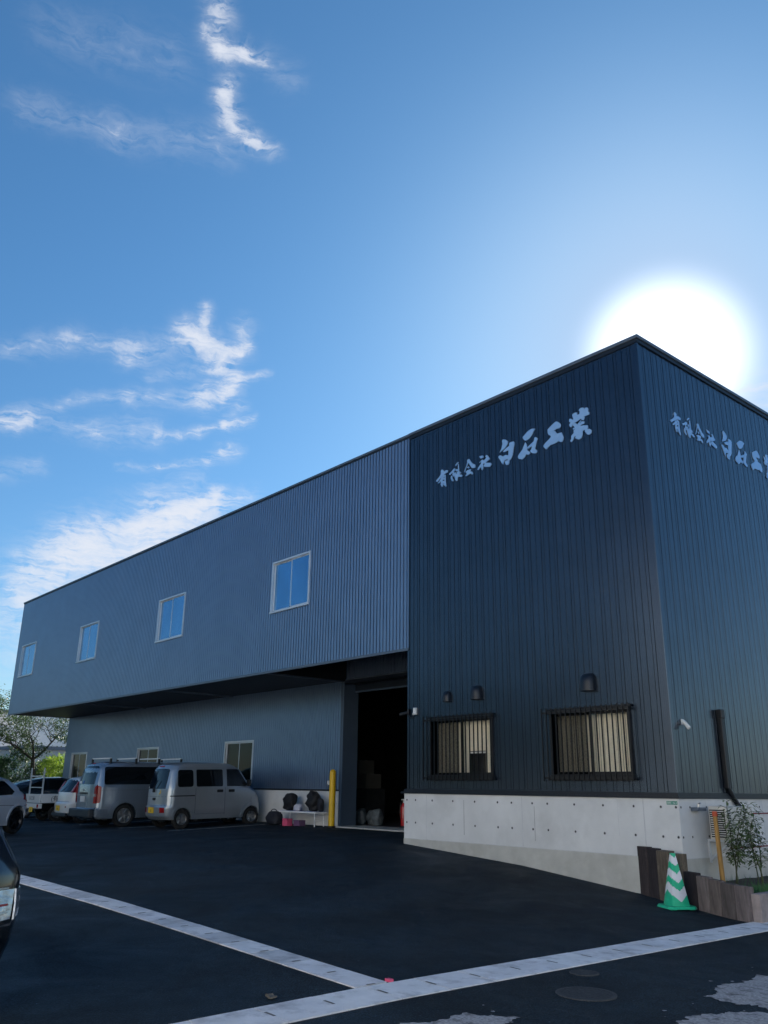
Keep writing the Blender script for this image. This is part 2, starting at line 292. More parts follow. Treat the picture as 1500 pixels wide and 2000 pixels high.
M['leaf_lime'] = leaf_mat('leaf_lime', (.05, .10, .01), (.19, .25, .025), 1.0)
M['leaf_grass'] = leaf_mat('leaf_grass', (.02, .08, .02), (.03, .13, .03), .4)
M['silver'] = mat('silver_paint', (.27, .325, .385), .26, .62, coat=.6, nscale=2, namt=.05)
M['silver_beige'] = mat('silver_beige_paint', (.33, .37, .41), .28, .55, coat=.6, nscale=2, namt=.05)
M['white_paint'] = mat('white_paint', (.72, .72, .70), .3, 0, coat=.8, nscale=2, namt=.03)
M['pearl_paint'] = mat('pearl_paint', (.60, .64, .70), .3, .2, coat=.7, nscale=2, namt=.03)
M['black_paint'] = mat('black_paint', (.006, .006, .007), .2, 0, coat=1, nscale=2, namt=.05)
M['dark_paint'] = mat('dark_paint', (.015, .03, .045), .2, .3, coat=1, nscale=2, namt=.05)
M['car_glass'] = mat('car_glass', (.006, .008, .010), .02, 0, nscale=1, namt=.1)
M['hatch_glass'] = mat('hatch_glass', (.006, .009, .014), .02, 0, ior=1.6, spec=.5, nscale=1, namt=.1)
M['tyre'] = mat('tyre', (.012, .012, .012), .85, nscale=30, namt=.2)
M['rim'] = mat('rim', (.35, .36, .37), .3, .8, nscale=6, namt=.1)
M['dark_rim'] = mat('dark_rim', (.05, .05, .055), .3, .8, nscale=6, namt=.1)
M['tail_red'] = mat('tail_red', (.26, .006, .008), .25, 0, nscale=20, namt=.25)
M['tail_clear'] = mat('tail_clear', (.42, .44, .47), .12, .5, coat=1, nscale=14, namt=.4, bump=.6, bscale=22)
M['bumper_dark'] = mat('bumper_dark', (.03, .035, .04), .5, nscale=6, namt=.1)
M['plate_yellow'] = mat('plate_yellow', (.80, .50, .02), .5, nscale=8, namt=.04)
M['plate_white'] = mat('plate_white', (.70, .70, .68), .5, nscale=8, namt=.04)
M['blue_vinyl'] = mat('blue_vinyl', (.02, .09, .35), .5, nscale=8, namt=.1)
M['bag_black'] = mat('bag_black', (.010, .010, .012), .7, nscale=10, namt=.3, bump=.6, bscale=20)
M['bag_navy'] = mat('bag_navy', (.012, .014, .022), .75, nscale=10, namt=.3, bump=.6, bscale=20)
M['bag_white'] = mat('bag_white', (.60, .58, .64), .6, nscale=10, namt=.1, bump=.6, bscale=20)
M['bag_clear'] = mat('bag_clear', (.10, .12, .13), .5, nscale=10, namt=.3, bump=1, bscale=14)
M['pink'] = mat('pink', (.75, .10, .20), .5, nscale=10, namt=.1)
M['mauve'] = mat('mauve', (.16, .08, .16), .5, nscale=10, namt=.1)
M['cardboard'] = mat('cardboard', (.11, .10, .085), .8, nscale=8, namt=.1)
M['red'] = mat('red_enamel', (.45, .015, .02), .3, coat=.6, nscale=5, namt=.08)
M['pale_wall'] = mat('pale_wall', (.66, .63, .58), .8, nscale=2, namt=.06)
M['white_wall'] = mat('white_wall', (.84, .84, .84), .8, nscale=2, namt=.05)
M['block_wall'] = mat('block_wall', (.30, .30, .31), .85, nscale=6, namt=.15, bump=.3, bscale=40)
M['roof_grey'] = mat('roof_grey', (.25, .26, .28), .7, nscale=3, namt=.1)
M['far_ground'] = mat('far_ground', (.50, .48, .45), .9, nscale=.4, namt=.15)  # pale tone of the added sheet that bounces sunlight

def text_mb(txt, size, fn, mb, th=.002, mi=0):
    """flat lettering from the built-in font; fn(u, v, t) -> 3D"""
    cu = bpy.data.curves.new('t', 'FONT'); cu.body = txt; cu.size = size; cu.align_x = 'CENTER'; cu.align_y = 'CENTER'; cu.resolution_u = 3
    o = bpy.data.objects.new('t', cu); C.objects.link(o)
    dg = bpy.context.evaluated_depsgraph_get(); me = bpy.data.meshes.new_from_object(o.evaluated_get(dg))
    mb.add([fn(v.co.x, v.co.y, th) for v in me.vertices], [tuple(p.vertices) for p in me.polygons], mi)
    bpy.data.objects.remove(o); bpy.data.curves.remove(cu); bpy.data.meshes.remove(me)
    return mb

# ------------------------------------------------------------------ ground
def interp(x, xs, ys):
    if x <= xs[0]: return ys[0]
    for i in range(len(xs)-1):
        if x <= xs[i+1]:
            t = (x-xs[i])/(xs[i+1]-xs[i]); return ys[i]*(1-t)+ys[i+1]*t
    return ys[-1]
def gz(x, y):
    z0 = interp(x, [-45, -16, -10, -6.3, -3, -.76, 1, 4], [0, .09, .2, .21, 0, -.23, -.34, -.36])
    z7 = interp(x, [-45, -16, -7.5, -3.9, -2, 1.3, 4], [-.1, -.1, -.18, -.2, -.23, -.3, -.34])
    if y >= 0:
        if x < -5.9: return z0+(.235-z0)*min(1, y/2.6)
        return z0
    if y > -7: return z0+(z7-z0)*(-y/7)
    return z7+(-.345-z7)*min(1, (-7-y)/3.5)

def strip_range(a, b, st):
    n = max(1, int(round((b-a)/st))); return [a+(b-a)*i/n for i in range(n+1)]
xs = [-700, -300, -120, -60]+strip_range(-45, -32, 1.5)+strip_range(-31, -6.5, .5)+[-6.05, -5.95]+strip_range(-5.6, 4, .2)+[6, 10, 20, 60, 150, 400, 700]
ys = [-700, -300, -120, -60, -30, -16]+strip_range(-12, 3, .25)+[4, 8, 20, 60, 150, 400, 700]
mb = MB(); nx = len(xs)
mb.add([(x, y, gz(x, y)) for y in ys for x in xs], [(j*nx+i, j*nx+i+1, (j+1)*nx+i+1, (j+1)*nx+i) for j in range(len(ys)-1) for i in range(nx-1)])
g = mb.build('ground', M['asphalt'], smooth=80); tag(g, kind='structure')
for f in g.data.polygons: pass

def sheet(name, poly, m_, lift=.004, sub=None):
    mb = MB(); vs = [(x, y, gz(x, y)+lift) for x, y in poly]
    tri = tessellate_polygon([[Vector((x, y, 0)) for x, y in poly]])
    mb.add(vs, [tuple(t) for t in tri]); o = mb.build(name, m_)
    if o.data.polygons and o.data.polygons[0].normal.z < 0: o.data.flip_normals()
    return o
def rough_poly(pts, amp, seg=.025, seed=1):
    out = []; rnd = random.Random(seed)
    for i in range(len(pts)):
        a = Vector(pts[i]); b = Vector(pts[(i+1) % len(pts)]); n = max(1, int((b-a).length/seg))
        for k in range(n):
            p = a.lerp(b, k/n); q = noise.noise(Vector((p.x*3, p.y*3, seed)))*amp+noise.noise(Vector((p.x*11, p.y*11, seed)))*amp*.5+noise.noise(Vector((p.x*37, p.y*37, seed)))*amp*.35
            nrm = Vector((-(b-a).y, (b-a).x)).normalized(); out.append(tuple(p+nrm*q))
    return out
tag(sheet('road_patch', rough_poly([(3.07, -5.0), (3.0, -4.75), (2.95, -4.0), (3.3, -3.3), (6.5, -2.0), (6.5, -4.6), (3.75, -4.95)], .12, seed=3), M['old_pavement']), kind='structure')
tag(sheet('road_patch', rough_poly([(3.35, -5.85), (3.30, -5.55), (3.62, -5.12), (3.9, -4.92), (6.8, -4.4), (6.8, -9), (4.0, -8.2)], .10, seed=5), M['old_pavement'], .0045), kind='structure')
tag(sheet('road_patch', rough_poly([(2.34, -6.95), (2.62, -6.72), (2.75, -7.2), (2.9, -8.6), (2.3, -8.6)], .10, seed=8), M['old_pavement']), kind='structure')
mb = MB(); _r = random.Random(17)
for (cx, cy, sx, sy, n_) in ((3.1, -4.3, .16, .5, 26), (3.5, -5.45, .16, .3, 26), (2.6, -6.9, .12, .15, 12)):
    for k in range(n_):
        x, y, q = _r.gauss(cx, sx), _r.gauss(cy, sy), _r.uniform(.004, .022)
        if abs(x-1.78) < .1 or x < 1.95: continue
        vs = [(x+q*math.cos(6.28*i/6)*_r.uniform(.6, 1.3), y+q*math.sin(6.28*i/6)*_r.uniform(.6, 1.3), gz(x, y)+.0055) for i in range(6)]
        mb.add(vs, [tuple(range(6))])
tag(mb.build('road_patch', M['old_pavement']), kind='structure')
def disc(cx, cy, r, n=36, seed=0):
    return [(cx+r*math.cos(2*math.pi*i/n)*(1+.05*noise.noise(Vector((i*.4, seed, 0)))), cy+r*math.sin(2*math.pi*i/n)*(1+.05*noise.noise(Vector((i*.4, seed, 3))))) for i in range(n)]

def manhole(cx, cy, r, label):
    o = thing('manhole_cover', label, 'manhole cover', (cx, cy, gz(cx, cy)))
    mb = MB(); n = 40
    for (ra, rb, h) in ((r*.86, r, .006),):
        vs = [(q*math.cos(2*math.pi*i/n), q*math.sin(2*math.pi*i/n), h) for q in (ra, rb) for i in range(n)]+[(rb*1.01*math.cos(2*math.pi*i/n), rb*1.01*math.sin(2*math.pi*i/n), -.02) for i in range(n)]
        mb.add(vs, [(i, (i+1) % n, n+(i+1) % n, n+i) for i in range(n)]+[(n+i, n+(i+1) % n, 2*n+(i+1) % n, 2*n+i) for i in range(n)])
    mb.build('rim', M['worn_ring'], o)
    mb = MB(); vs = [(r*.855*math.cos(2*math.pi*i/n), r*.855*math.sin(2*math.pi*i/n), z) for z in (.005, -.02) for i in range(n)]
    mb.add(vs, [tuple(range(n))]+[(i, n+i, n+(i+1) % n, (i+1) % n) for i in range(n)]); mb.build('lid', M['manhole_lid'], o)
M['manhole_lid'] = mat('manhole_lid', (.030, .032, .035), .85, nscale=40, namt=.6, bump=.6, bscale=60)
manhole(2.47, -5.72, .24, 'larger worn round manhole cover in the dark road')
manhole(1.98, -5.08, .13, 'small round valve cover in the road beside the gutter lids')

# gutter lids (precast concrete), two lines meeting in a T
def lid_run(name, p0, p1, width, unit, side):
    a = Vector(p0); b = Vector(p1); d = (b-a).normalized(); nrm = Vector((-d.y, d.x))*side
    n = int((b-a).length/unit); mb = MB()
    for k in range(n):
        s0, s1 = k*unit+.004, (k+1)*unit-.004
        top = []
        for (s, w) in ((s0, 0), (s1, 0), (s1, width), (s0, width)):
            q = a+d*s+nrm*w; top.append((q.x, q.y, gz(q.x, q.y)+.012+.0015*math.sin(k*5.1)))
        bot = [(x, y, z-.15) for x, y, z in top]
        mb.add(top+bot, [(0, 1, 2, 3), (0, 4, 5, 1), (1, 5, 6, 2), (2, 6, 7, 3), (3, 7, 4, 0)], random.choice((0, 0, 2, 3)))
        # hand slot at the joint
        if k % 1 == 0:
            c = a+d*(k*unit)
            hs = []
            for (s, w) in ((-.012, width*.38), (.012, width*.38), (.012, width*.66), (-.012, width*.66)):
                q = c+d*s+nrm*w; hs.append((q.x, q.y, gz(q.x, q.y)+.0150))
            mb.add(hs, [(0, 1, 2, 3)], 1)
        jt = []
        c = a+d*(k*unit)
        for (s, w) in ((-.004, 0), (.004, 0), (.004, width), (-.004, width)):
            q = c+d*s+nrm*w; jt.append((q.x, q.y, gz(q.x, q.y)+.002))
        mb.add(jt, [(0, 1, 2, 3)], 1)
    # recess edges
    for w0, w1 in ((-.012, 0), (width, width+.012)):
        for k in range(n):
            e = []
            for (s, w) in ((k*unit, w0), ((k+1)*unit, w0), ((k+1)*unit, w1), (k*unit, w1)):
                q = a+d*s+nrm*w; e.append((q.x, q.y, gz(q.x, q.y)+.003))
            mb.add(e, [(0, 1, 2, 3)], 1)
    return tag(mb.build(name, [M['lids'], M['slot'], M['lids_grey'], M['lids_pale']]), kind='structure')
lid_run('gutter', (1.78, -13.3), (1.78, 12), .45, .52, 1)
lid_run('gutter', (1.31, -6.81), (-11.9, -6.81), .33, .52, 1)

# parking bay lines
for i, (x, y0, y1) in enumerate([(-14.0, -1.0, 1.95), (-16.6, -1.15, 1.95), (-19.2, -1.25, 1.95), (-21.8, -1.35, 1.95), (-24.4, -1.4, 1.95), (-27, -1.4, 1.95)]):
    mb = MB(); n = 10
    for k in range(n):
        ya, yb = y0+(y1-y0)*k/n, y0+(y1-y0)*(k+1)/n
        mb.add([(x-.04, ya, gz(x, ya)+.005), (x+.04, ya, gz(x, ya)+.005), (x+.04, yb, gz(x, yb)+.005), (x-.04, yb, gz(x, yb)+.005)], [(0, 1, 2, 3)])
    tag(mb.build('road_markings', M['line_paint']), kind='structure')

# ------------------------------------------------------------------ the warehouse
H, ZB, LX, WX, DY, T = 8.8585, 3.99, -31.27, -5.90, 2.66, 1.12
DEPTH = 20
wh = thing('warehouse', 'large grey and charcoal corrugated metal warehouse with overhanging upper storey', 'warehouse', (0, 0, 0))

GREY_P = [(0, 0), (.004, .024), (.080, .024), (.084, 0), (.110, 0)]
DARK_P = []
u = 0
for i, w_ in enumerate([.125, .062, .118, .112, .060, .128]):
    dp = .011 if i % 2 == 0 else .008
    DARK_P += [(u, 0), (u+.003, dp), (u+w_-.013, dp), (u+w_-.010, 0)]; u += w_
DARK_P.append((u, 0))

def siding(name, m_, u0, u1, z0, z1, prof, fn, holes=(), parent=wh):
    """ribbed sheet cladding; fn(u, d, z) -> 3D, d = outwards"""
    per = prof[-1][0]; pts = []
    k = math.floor(u0/per)
    while k*per < u1:
        for (pu, pd) in prof[:-1]:
            pts.append((k*per+pu, pd))
        k += 1
    pts.append((k*per, prof[-1][1]))
    edges = sorted([u0, u1]+[h[0] for h in holes]+[h[1] for h in holes])
    def dat(uu):
        for a, b in zip(pts, pts[1:]):
            if a[0] <= uu <= b[0] and b[0] > a[0]:
                t = (uu-a[0])/(b[0]-a[0]); return a[1]*(1-t)+b[1]*t
        return 0
    pp = [p for p in pts if u0 < p[0] < u1 and all(abs(p[0]-e) > .001 for e in edges)]+[(e, dat(e)) for e in edges]
    pp.sort()
    mb = MB()
    for a, b in zip(pp, pp[1:]):
        if b[0]-a[0] < 1e-6: continue
        mid = (a[0]+b[0])/2; segs = [(z0, z1)]
        for h in holes:
            if h[0] < mid < h[1]:
                ns = []
                for s in segs:
                    if h[2] > s[0]: ns.append((s[0], min(s[1], h[2])))
                    if h[3] < s[1]: ns.append((max(s[0], h[3]), s[1]))
                segs = ns
        for s in segs:
            mb.add([fn(a[0], a[1], s[0]), fn(b[0], b[1], s[0]), fn(b[0], b[1], s[1]), fn(a[0], a[1], s[1])], [(0, 1, 2, 3)])
    o = mb.build(name, m_, parent, recalc=False)
    return o
fA = lambda u, d, z: (u, -d, z)
fB = lambda u, d, z: (d, u, z)
fR = lambda u, d, z: (u, DY-d, z)

UP = [(-11.25, -9.55), (-17.80, -16.03), (-24.25, -22.53), (-30.68, -28.95)]
UZ = (5.48, 6.86)
siding('metal_siding', M['grey_siding'], LX, WX, ZB, H-.05, GREY_P, fA, [(a, b, *UZ) for a, b in UP])
BW = [(-5.25, -3.60, 1.42, 2.52), (-2.28, -.68, 1.42, 2.50)]
siding('metal_siding', M['dark_siding'], WX, 0, T+.04, H-.05, DARK_P, fA, BW)
siding('metal_siding', M['dark_siding'], 0, DEPTH, T+.04, H-.05, DARK_P, fB)
LOW = [(-17.62, -15.90, 1.30, 2.58), (-24.04, -22.28, 1.30, 2.54), (-30.5, -28.8, 1.30, 2.50)]
siding('metal_siding', M['grey_siding'], LX, -11.45, T+.04, ZB+.02, GREY_P, fR, LOW)
siding('metal_siding', M['grey_siding'], -11.45, WX, 4.05, 4.9, GREY_P, fR)
# inner shell: walls behind the cladding, roof, far walls
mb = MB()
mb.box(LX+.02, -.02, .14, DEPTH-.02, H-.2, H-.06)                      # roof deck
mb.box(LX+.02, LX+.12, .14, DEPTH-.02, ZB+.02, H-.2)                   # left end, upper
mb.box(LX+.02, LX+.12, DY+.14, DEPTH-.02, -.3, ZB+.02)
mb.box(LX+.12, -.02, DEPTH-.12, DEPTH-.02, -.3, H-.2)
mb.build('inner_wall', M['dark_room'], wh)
mb = MB(); mb.box(LX-.012, LX+.018, -.02, DEPTH, ZB, H-.05); mb.box(LX-.012, LX+.018, DY, DEPTH, -.3, ZB); mb.box(LX, 0, DEPTH-.01, DEPTH+.02, -.3, H-.05)
mb.build('end_wall', M['grey_siding'], wh)
# backing just behind cladding (keeps light out)
def backing(u0, u1, z0, z1, holes, fn, m_='dark_room', d0=-.012, d1=-.05):
    us = sorted({u0, u1, *[h[0] for h in holes], *[h[1] for h in holes]}); mb = MB()
    for a, b in zip(us, us[1:]):
        mid = (a+b)/2; segs = [(z0, z1)]
        for h in holes:
            if h[0] < mid < h[1]: segs = [s for s in ((z0, h[2]), (h[3], z1)) if s[1] > s[0]]
        for s in segs:
            vs = [fn(x, d, z) for z in s for d in (d0, d1) for x in (a, b)]
            mb.add(vs, [(0, 2, 3, 1), (4, 5, 7, 6), (0, 1, 5, 4), (2, 6, 7, 3), (0, 4, 6, 2), (1, 3, 7, 5)])
    mb.build('inner_wall', M[m_], wh)
backing(LX+.05, WX, ZB+.03, H-.2, [(a, b, *UZ) for a, b in UP], fA)
backing(WX+.0, -.03, T+.05, H-.2, BW, fA)
backing(.03, DEPTH-.1, T+.05, H-.2, [], fB)
backing(LX+.05, -11.45, -.2, ZB, LOW, fR)
backing(-11.45, WX, 4.08, 4.88, [], fR)
# soffit: low over the parking bays, raised in front of the garage door
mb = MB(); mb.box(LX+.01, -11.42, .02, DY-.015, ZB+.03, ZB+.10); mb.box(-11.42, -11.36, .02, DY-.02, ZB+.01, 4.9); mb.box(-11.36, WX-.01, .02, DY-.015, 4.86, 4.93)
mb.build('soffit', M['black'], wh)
mb = MB(); mb.box(LX-.02, WX-.004, -.032, .03, ZB-.035, ZB+.02); mb.build('drip_flashing', M['grey_trim'], wh)
for xb in (-11.45, -17.35, -23.7):
    mb = MB(); mb.box(xb-.04, xb+.04, .04, DY-.03, ZB-.02, ZB+.028); mb.build('soffit_beam', M['grey_trim'], wh)
# block's own side wall in the garage mouth
mb = MB(); mb.box(WX-.02, WX+.06, .02, 3.3, T+.04, H-.25); mb.build('return_wall', M['dark_siding'], wh)
# coping along the roof edge
mb = MB()
mb.box(LX-.06, WX-.0, -.05, .12, H-.055, H+.0); mb.build('roof_coping', M['grey_trim'], wh, bevel=.006)
mb = MB(); mb.box(WX+.001, .06, -.055, .12, H-.055, H+.005); mb.box(-.12, .06, .121, DEPTH+.05, H-.055, H+.005); mb.build('roof_coping', M['grey_trim'], wh, bevel=.006)
mb = MB(); mb.box(WX+.001, .035, -.030, .1, H-.13, H-.055); mb.box(-.10, .035, .10, DEPTH+.03, H-.13, H-.0551); mb.box(LX-.03, WX, -.028, .1, H-.10, H-.055)
mb.build('roof_fascia', M['charcoal_trim'], wh)
mb = MB(); mb.box(LX, -.03, .15, DEPTH, H-.058, H-.03); mb.build('roof', M['grey_trim'], wh)
# corner trims
mb = MB(); mb.box(-.03, .022, -.022, .03, T+.04, H-.13); mb.build('corner_trim', M['dark_siding'], wh, bevel=.004)
mb = MB(); mb.box(WX-.035, WX+.02, -.02, .0, ZB, H-.10); mb.build('corner_trim', M['dark_siding'], wh)
mb = MB(); mb.box(WX-.03, WX+.03, -.021, .03, T+.04, ZB-.036); mb.build('corner_trim', M['dark_siding'], wh)
mb = MB(); mb.box(LX-.03, LX+.03, -.02, .02, ZB-.034, H-.10); mb.build('corner_trim', M['grey_trim'], wh)
# water table trim over the concrete
mb = MB(); mb.box(WX-.17, .06, -.06, .03, T-.0, T+.035); mb.box(.0, .06, .03, DEPTH, T, T+.035)
mb.box(WX-.10, .04, -.035, .02, T+.035, T+.085); mb.box(.0, .04, .02, DEPTH, T+.035, T+.085); mb.build('base_trim', M['charcoal_trim'], wh)
mb = MB(); mb.box(LX, -11.46, DY-.05, DY, T, T+.045); mb.build('base_trim', M['charcoal_trim'], wh)
# concrete base
mb = MB()
mb.box(WX-.10, .03, -.03, .4, .285, T, 0); mb.box(-.37, .03, .4, DEPTH, .285, T, 0)
mb.box(WX-.10, -.37, .4, 3.0, .285, T, 0)
mb.box(WX-.105, .037, -.037, .4, -.9, .285, 1); mb.box(-.37, .037, .4, DEPTH, -.9, .285, 1)
mb.box(WX-.101, .0315, -.0315, .0, .275, .295, 2); mb.box(.0, .0312, .0, DEPTH, .276, .294, 2)
HX = [-5.92, -5.67, -5.2, -4.645, -4.085, -3.53, -3.205, -2.74, -2.415, -1.86, -1.30, -.74, -.27, -.02]
n = 10
for z in (1.0, .585):
    for x in HX:
        vs = [(x+.018*math.cos(2*math.pi*i/n), -.0315, z+.018*math.sin(2*math.pi*i/n)) for i in range(n)]; mb.add(vs, [tuple(range(n))], 3)
        vs = [(x+.027*math.cos(2*math.pi*i/n), -.0308, z+.027*math.sin(2*math.pi*i/n)) for i in range(n)]; mb.add(vs, [tuple(range(n))], 2)
    for y in (.02, .27, .74, 1.3, 1.86, 2.42, 2.74, 3.2, 3.76, 4.3, 4.9, 5.5):
        vs = [(.0315, y+.018*math.cos(2*math.pi*i/n), z+.018*math.sin(2*math.pi*i/n)) for i in range(n)]; mb.add(vs, [tuple(range(n))], 3)
for x, z0, z1, mi, w_ in ((-5.36, .30, 1.10, 2, .006), (-4.36, .42, 1.02, 4, .007), (-2.97, .30, 1.10, 2, .007), (-2.70, .40, .95, 4, .006), (-1.03, .55, 1.1, 2, .003), (-.57, .30, 1.10, 2, .010)):
    mb.box(x-w_, x+w_, -.0314, -.02, z0, z1, mi)
for y in (.72, 2.52, 4.32):
    mb.box(.02, .0314, y-.006, y+.006, .3, 1.1, 2)
mb.build('concrete_base', [M['concrete'], M['footing'], M['joint'], M['tie_hole'], M['darkjoint']], wh)
mb = MB(); mb.box(LX, -11.5, DY-.03, DY+.12, -.4, T); mb.build('concrete_base', M['concrete'], wh)

# garage portal
mb = MB()
mb.box(-11.50, -11.41, DY-.05, 3.12, .1, 4.02)            # left jamb
mb.build('door_portal', M['portal'] if 'portal' in M else M['charcoal_trim'], wh)
mb = MB(); mb.box(-11.41, WX, DY-.05, 3.12, 3.93, 4.05); mb.build('lintel', M['charcoal_trim'], wh)
mb = MB(); mb.box(-11.52, -11.50, DY-.06, DY-.0, .1, 4.06); mb.box(-11.50, WX, DY-.062, DY-.05, 4.02, 4.045); mb.build('portal_edge', M['grey_trim'], wh)
mb = MB(); mb.box(-11.41, WX, 3.0, 3.10, 3.72, 3.93)
mb.build('shutter_box', M['charcoal_trim'], wh)
mb = MB(); mb.box(-11.4, WX, 2.985, 3.0, 3.72, 3.76); mb.build('shutter_rail', M['portal'], wh)
mb = MB(); mb.box(-11.40, WX-.1, 2.35, 3.4, -.1, .262); mb.build('entrance_slab', M['footing'], wh)
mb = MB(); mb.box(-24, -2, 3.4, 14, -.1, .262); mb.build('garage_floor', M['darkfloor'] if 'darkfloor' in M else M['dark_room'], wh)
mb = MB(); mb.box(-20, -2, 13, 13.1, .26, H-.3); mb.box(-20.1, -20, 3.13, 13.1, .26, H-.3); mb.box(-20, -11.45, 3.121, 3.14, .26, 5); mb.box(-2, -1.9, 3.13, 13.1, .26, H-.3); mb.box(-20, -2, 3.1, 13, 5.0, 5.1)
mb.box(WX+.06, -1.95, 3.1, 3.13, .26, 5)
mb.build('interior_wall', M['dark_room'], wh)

# windows
def slide_window(u0, u1, z0, z1, fn, frame_m, glass_m, name='window', fr=.05, proud=.045):
    def bx(mb, a, b, c, d, d0, d1):
        vs = [fn(x, q, z) for z in (c, d) for q in (d0, d1) for x in (a, b)]
        mb.add(vs, [(0, 2, 3, 1), (4, 5, 7, 6), (0, 1, 5, 4), (2, 6, 7, 3), (0, 4, 6, 2), (1, 3, 7, 5)])
    w = bpy.data.objects.new(name, None); C.objects.link(w); w.parent = wh
    mb = MB()
    bx(mb, u0, u1, z1-fr, z1, -.06, proud); bx(mb, u0-.01, u1+.01, z0, z0+fr*.9, -.06, proud+.02)
    bx(mb, u0, u0+fr, z0+fr*.9, z1-fr, -.06, proud); bx(mb, u1-fr, u1, z0+fr*.9, z1-fr, -.06, proud)
    mb.build('frame', frame_m, w, bevel=.004)
    mid = (u0+u1)/2
    for k, (a, b, dd) in enumerate(((u0+fr, mid+.015, -.045), (mid-.015, u1-fr, -.018))):
        mb = MB(); s = .028
        bx(mb, a, b, z1-fr-s, z1-fr, dd, dd+.02); bx(mb, a, b, z0+fr*.9, z0+fr*.9+s*1.6, dd, dd+.02)
        bx(mb, a, a+s, z0+fr, z1-fr-s, dd, dd+.02); bx(mb, b-s, b, z0+fr, z1-fr-s, dd, dd+.02)
        sa = mb.build('sash', frame_m, w)
        mb = MB(); bx(mb, a+s-.002, b-s+.002, z0+fr, z1-fr-s+.002, dd+.006, dd+.012); mb.build('pane', glass_m, w)
    return w
for a, b in UP: slide_window(a, b, UZ[0], UZ[1], fA, M['aluminium'], M['glass_dark'])
for h in LOW: slide_window(h[0], h[1], h[2], h[3], fR, M['aluminium'], M['glass_low'])
for wi, (a, b, z0, z1) in enumerate(BW):
    w = slide_window(a, b, z0, z1, fA, M['bronze_frame'], M['window_glass'], proud=.05)
    # room behind
    mb = MB(); y0, y1 = .06, .5
    mb.box(a-.05, b+.05, y1, y1+.03, z0-.05, z1+.05); mb.box(a-.05, b+.05, y0, y1, z1+.0, z1+.03); mb.box(a-.05, b+.05, y0, y1, z0-.03, z0)
    mb.box(a-.05, a-.02, y0, y1, z0, z1); mb.box(b+.02, b+.05, y0, y1, z0, z1); mb.build('recess', M['dark_room'], w)
    # vertical blinds
    rnd = random.Random(wi+3); mb = MB(); n = int((b-a-.1)/.085)
    for k in range(n):
        x = a+.06+k*.085; t = R(28+rnd.uniform(-6, 6)); dx, dy = .032*math.cos(t), .032*math.sin(t)
        gap = wi == 0 and x > (a+b)/2+.05 and x < b-.32
        zb_ = z0+.06+(.42 if gap else 0)
        mb.add([(x-dx, .16-dy, zb_), (x+dx, .16+dy, zb_), (x+dx, .16+dy, z1-.07), (x-dx, .16-dy, z1-.07)], [(0, 1, 2, 3)])
    mb.build('vertical_blind', M['blind'], w)
    if wi == 0:
        mb = MB(); mb.box((a+b)/2-.1, b-.3, .20, .22, z0+.44, z0+.47); mb.build('shelf_edge', M['white_plastic'], w)
    # insect screen over the left half
    mb = MB(); mb.box(a+.05, (a+b)/2-.02, -.047, -.045, z0+.05, z1-.05); mb.build('insect_screen', M['screen'], w)
    # security grille
    mb = MB(); gy = -.135
    n = 17; ga, gb = a-.09, b+.04
    for k in range(n+1):
        x = ga+(gb-ga)*k/n; mb.box(x-.0075, x+.0075, gy-.010, gy+.010, z0-.06, z1+.05)
    for z in (z0-.01, z1-.03): mb.box(ga-.0, gb, gy+.012, gy+.040, z-.018, z+.018)
    for x in (a-.02, b-.01):
        for z in (z0-.01, z1-.03): mb.box(x-.015, x+.015, gy+.04, -.02, z-.015, z+.015)
    mb.build('security_grille', M['black_metal'], w)
    mb = MB(); mb.box(a-.02, b+.04, -.075, -.03, z1, z1+.035); mb.build('head_flashing', M['bronze_frame'], w)
    mb = MB(); mb.box(a-.02, b+.04, -.085, -.03, z0-.045, z0-.003); mb.build('sill', M['bronze_frame'], w)

# vent hoods
for (x, z, s) in ((-4.77, 2.83, .10), (-3.98, 2.82, .13), (-1.43, 2.79, .145)):
    mb = MB(); s2 = s*.95
    prof = [(0, .0), (s*1.05, 0), (s*1.05, s*1.0), (s*.98, s*1.4), (s*.74, s*1.75), (s*.4, s*1.95), (0, s*2.02)]   # side section depth,z
    vs = []; ring = 13
    for k in range(ring):
        t = math.pi*k/(ring-1); cx_ = -math.cos(t)*s2; dd = math.sin(t)**.6
        for (q, zz) in prof: vs.append((x+cx_*(1 if zz < s*1.2 else .95 if zz < s*1.6 else .82 if zz < s*1.9 else .6 if zz < s*2 else .45), -.012-dd*q*.95, z+zz))
    np_ = len(prof)
    mb.add(vs, [(k*np_+i, k*np_+i+1, (k+1)*np_+i+1, (k+1)*np_+i) for k in range(ring-1) for i in range(np_-1)])
    mb.box(x-s*.97, x+s*.97, -.02, -.008, z, z+s*1.6)
    mb.build('vent_hood', M['hood'] if 'hood' in M else M['charcoal_trim'], wh, smooth=50)

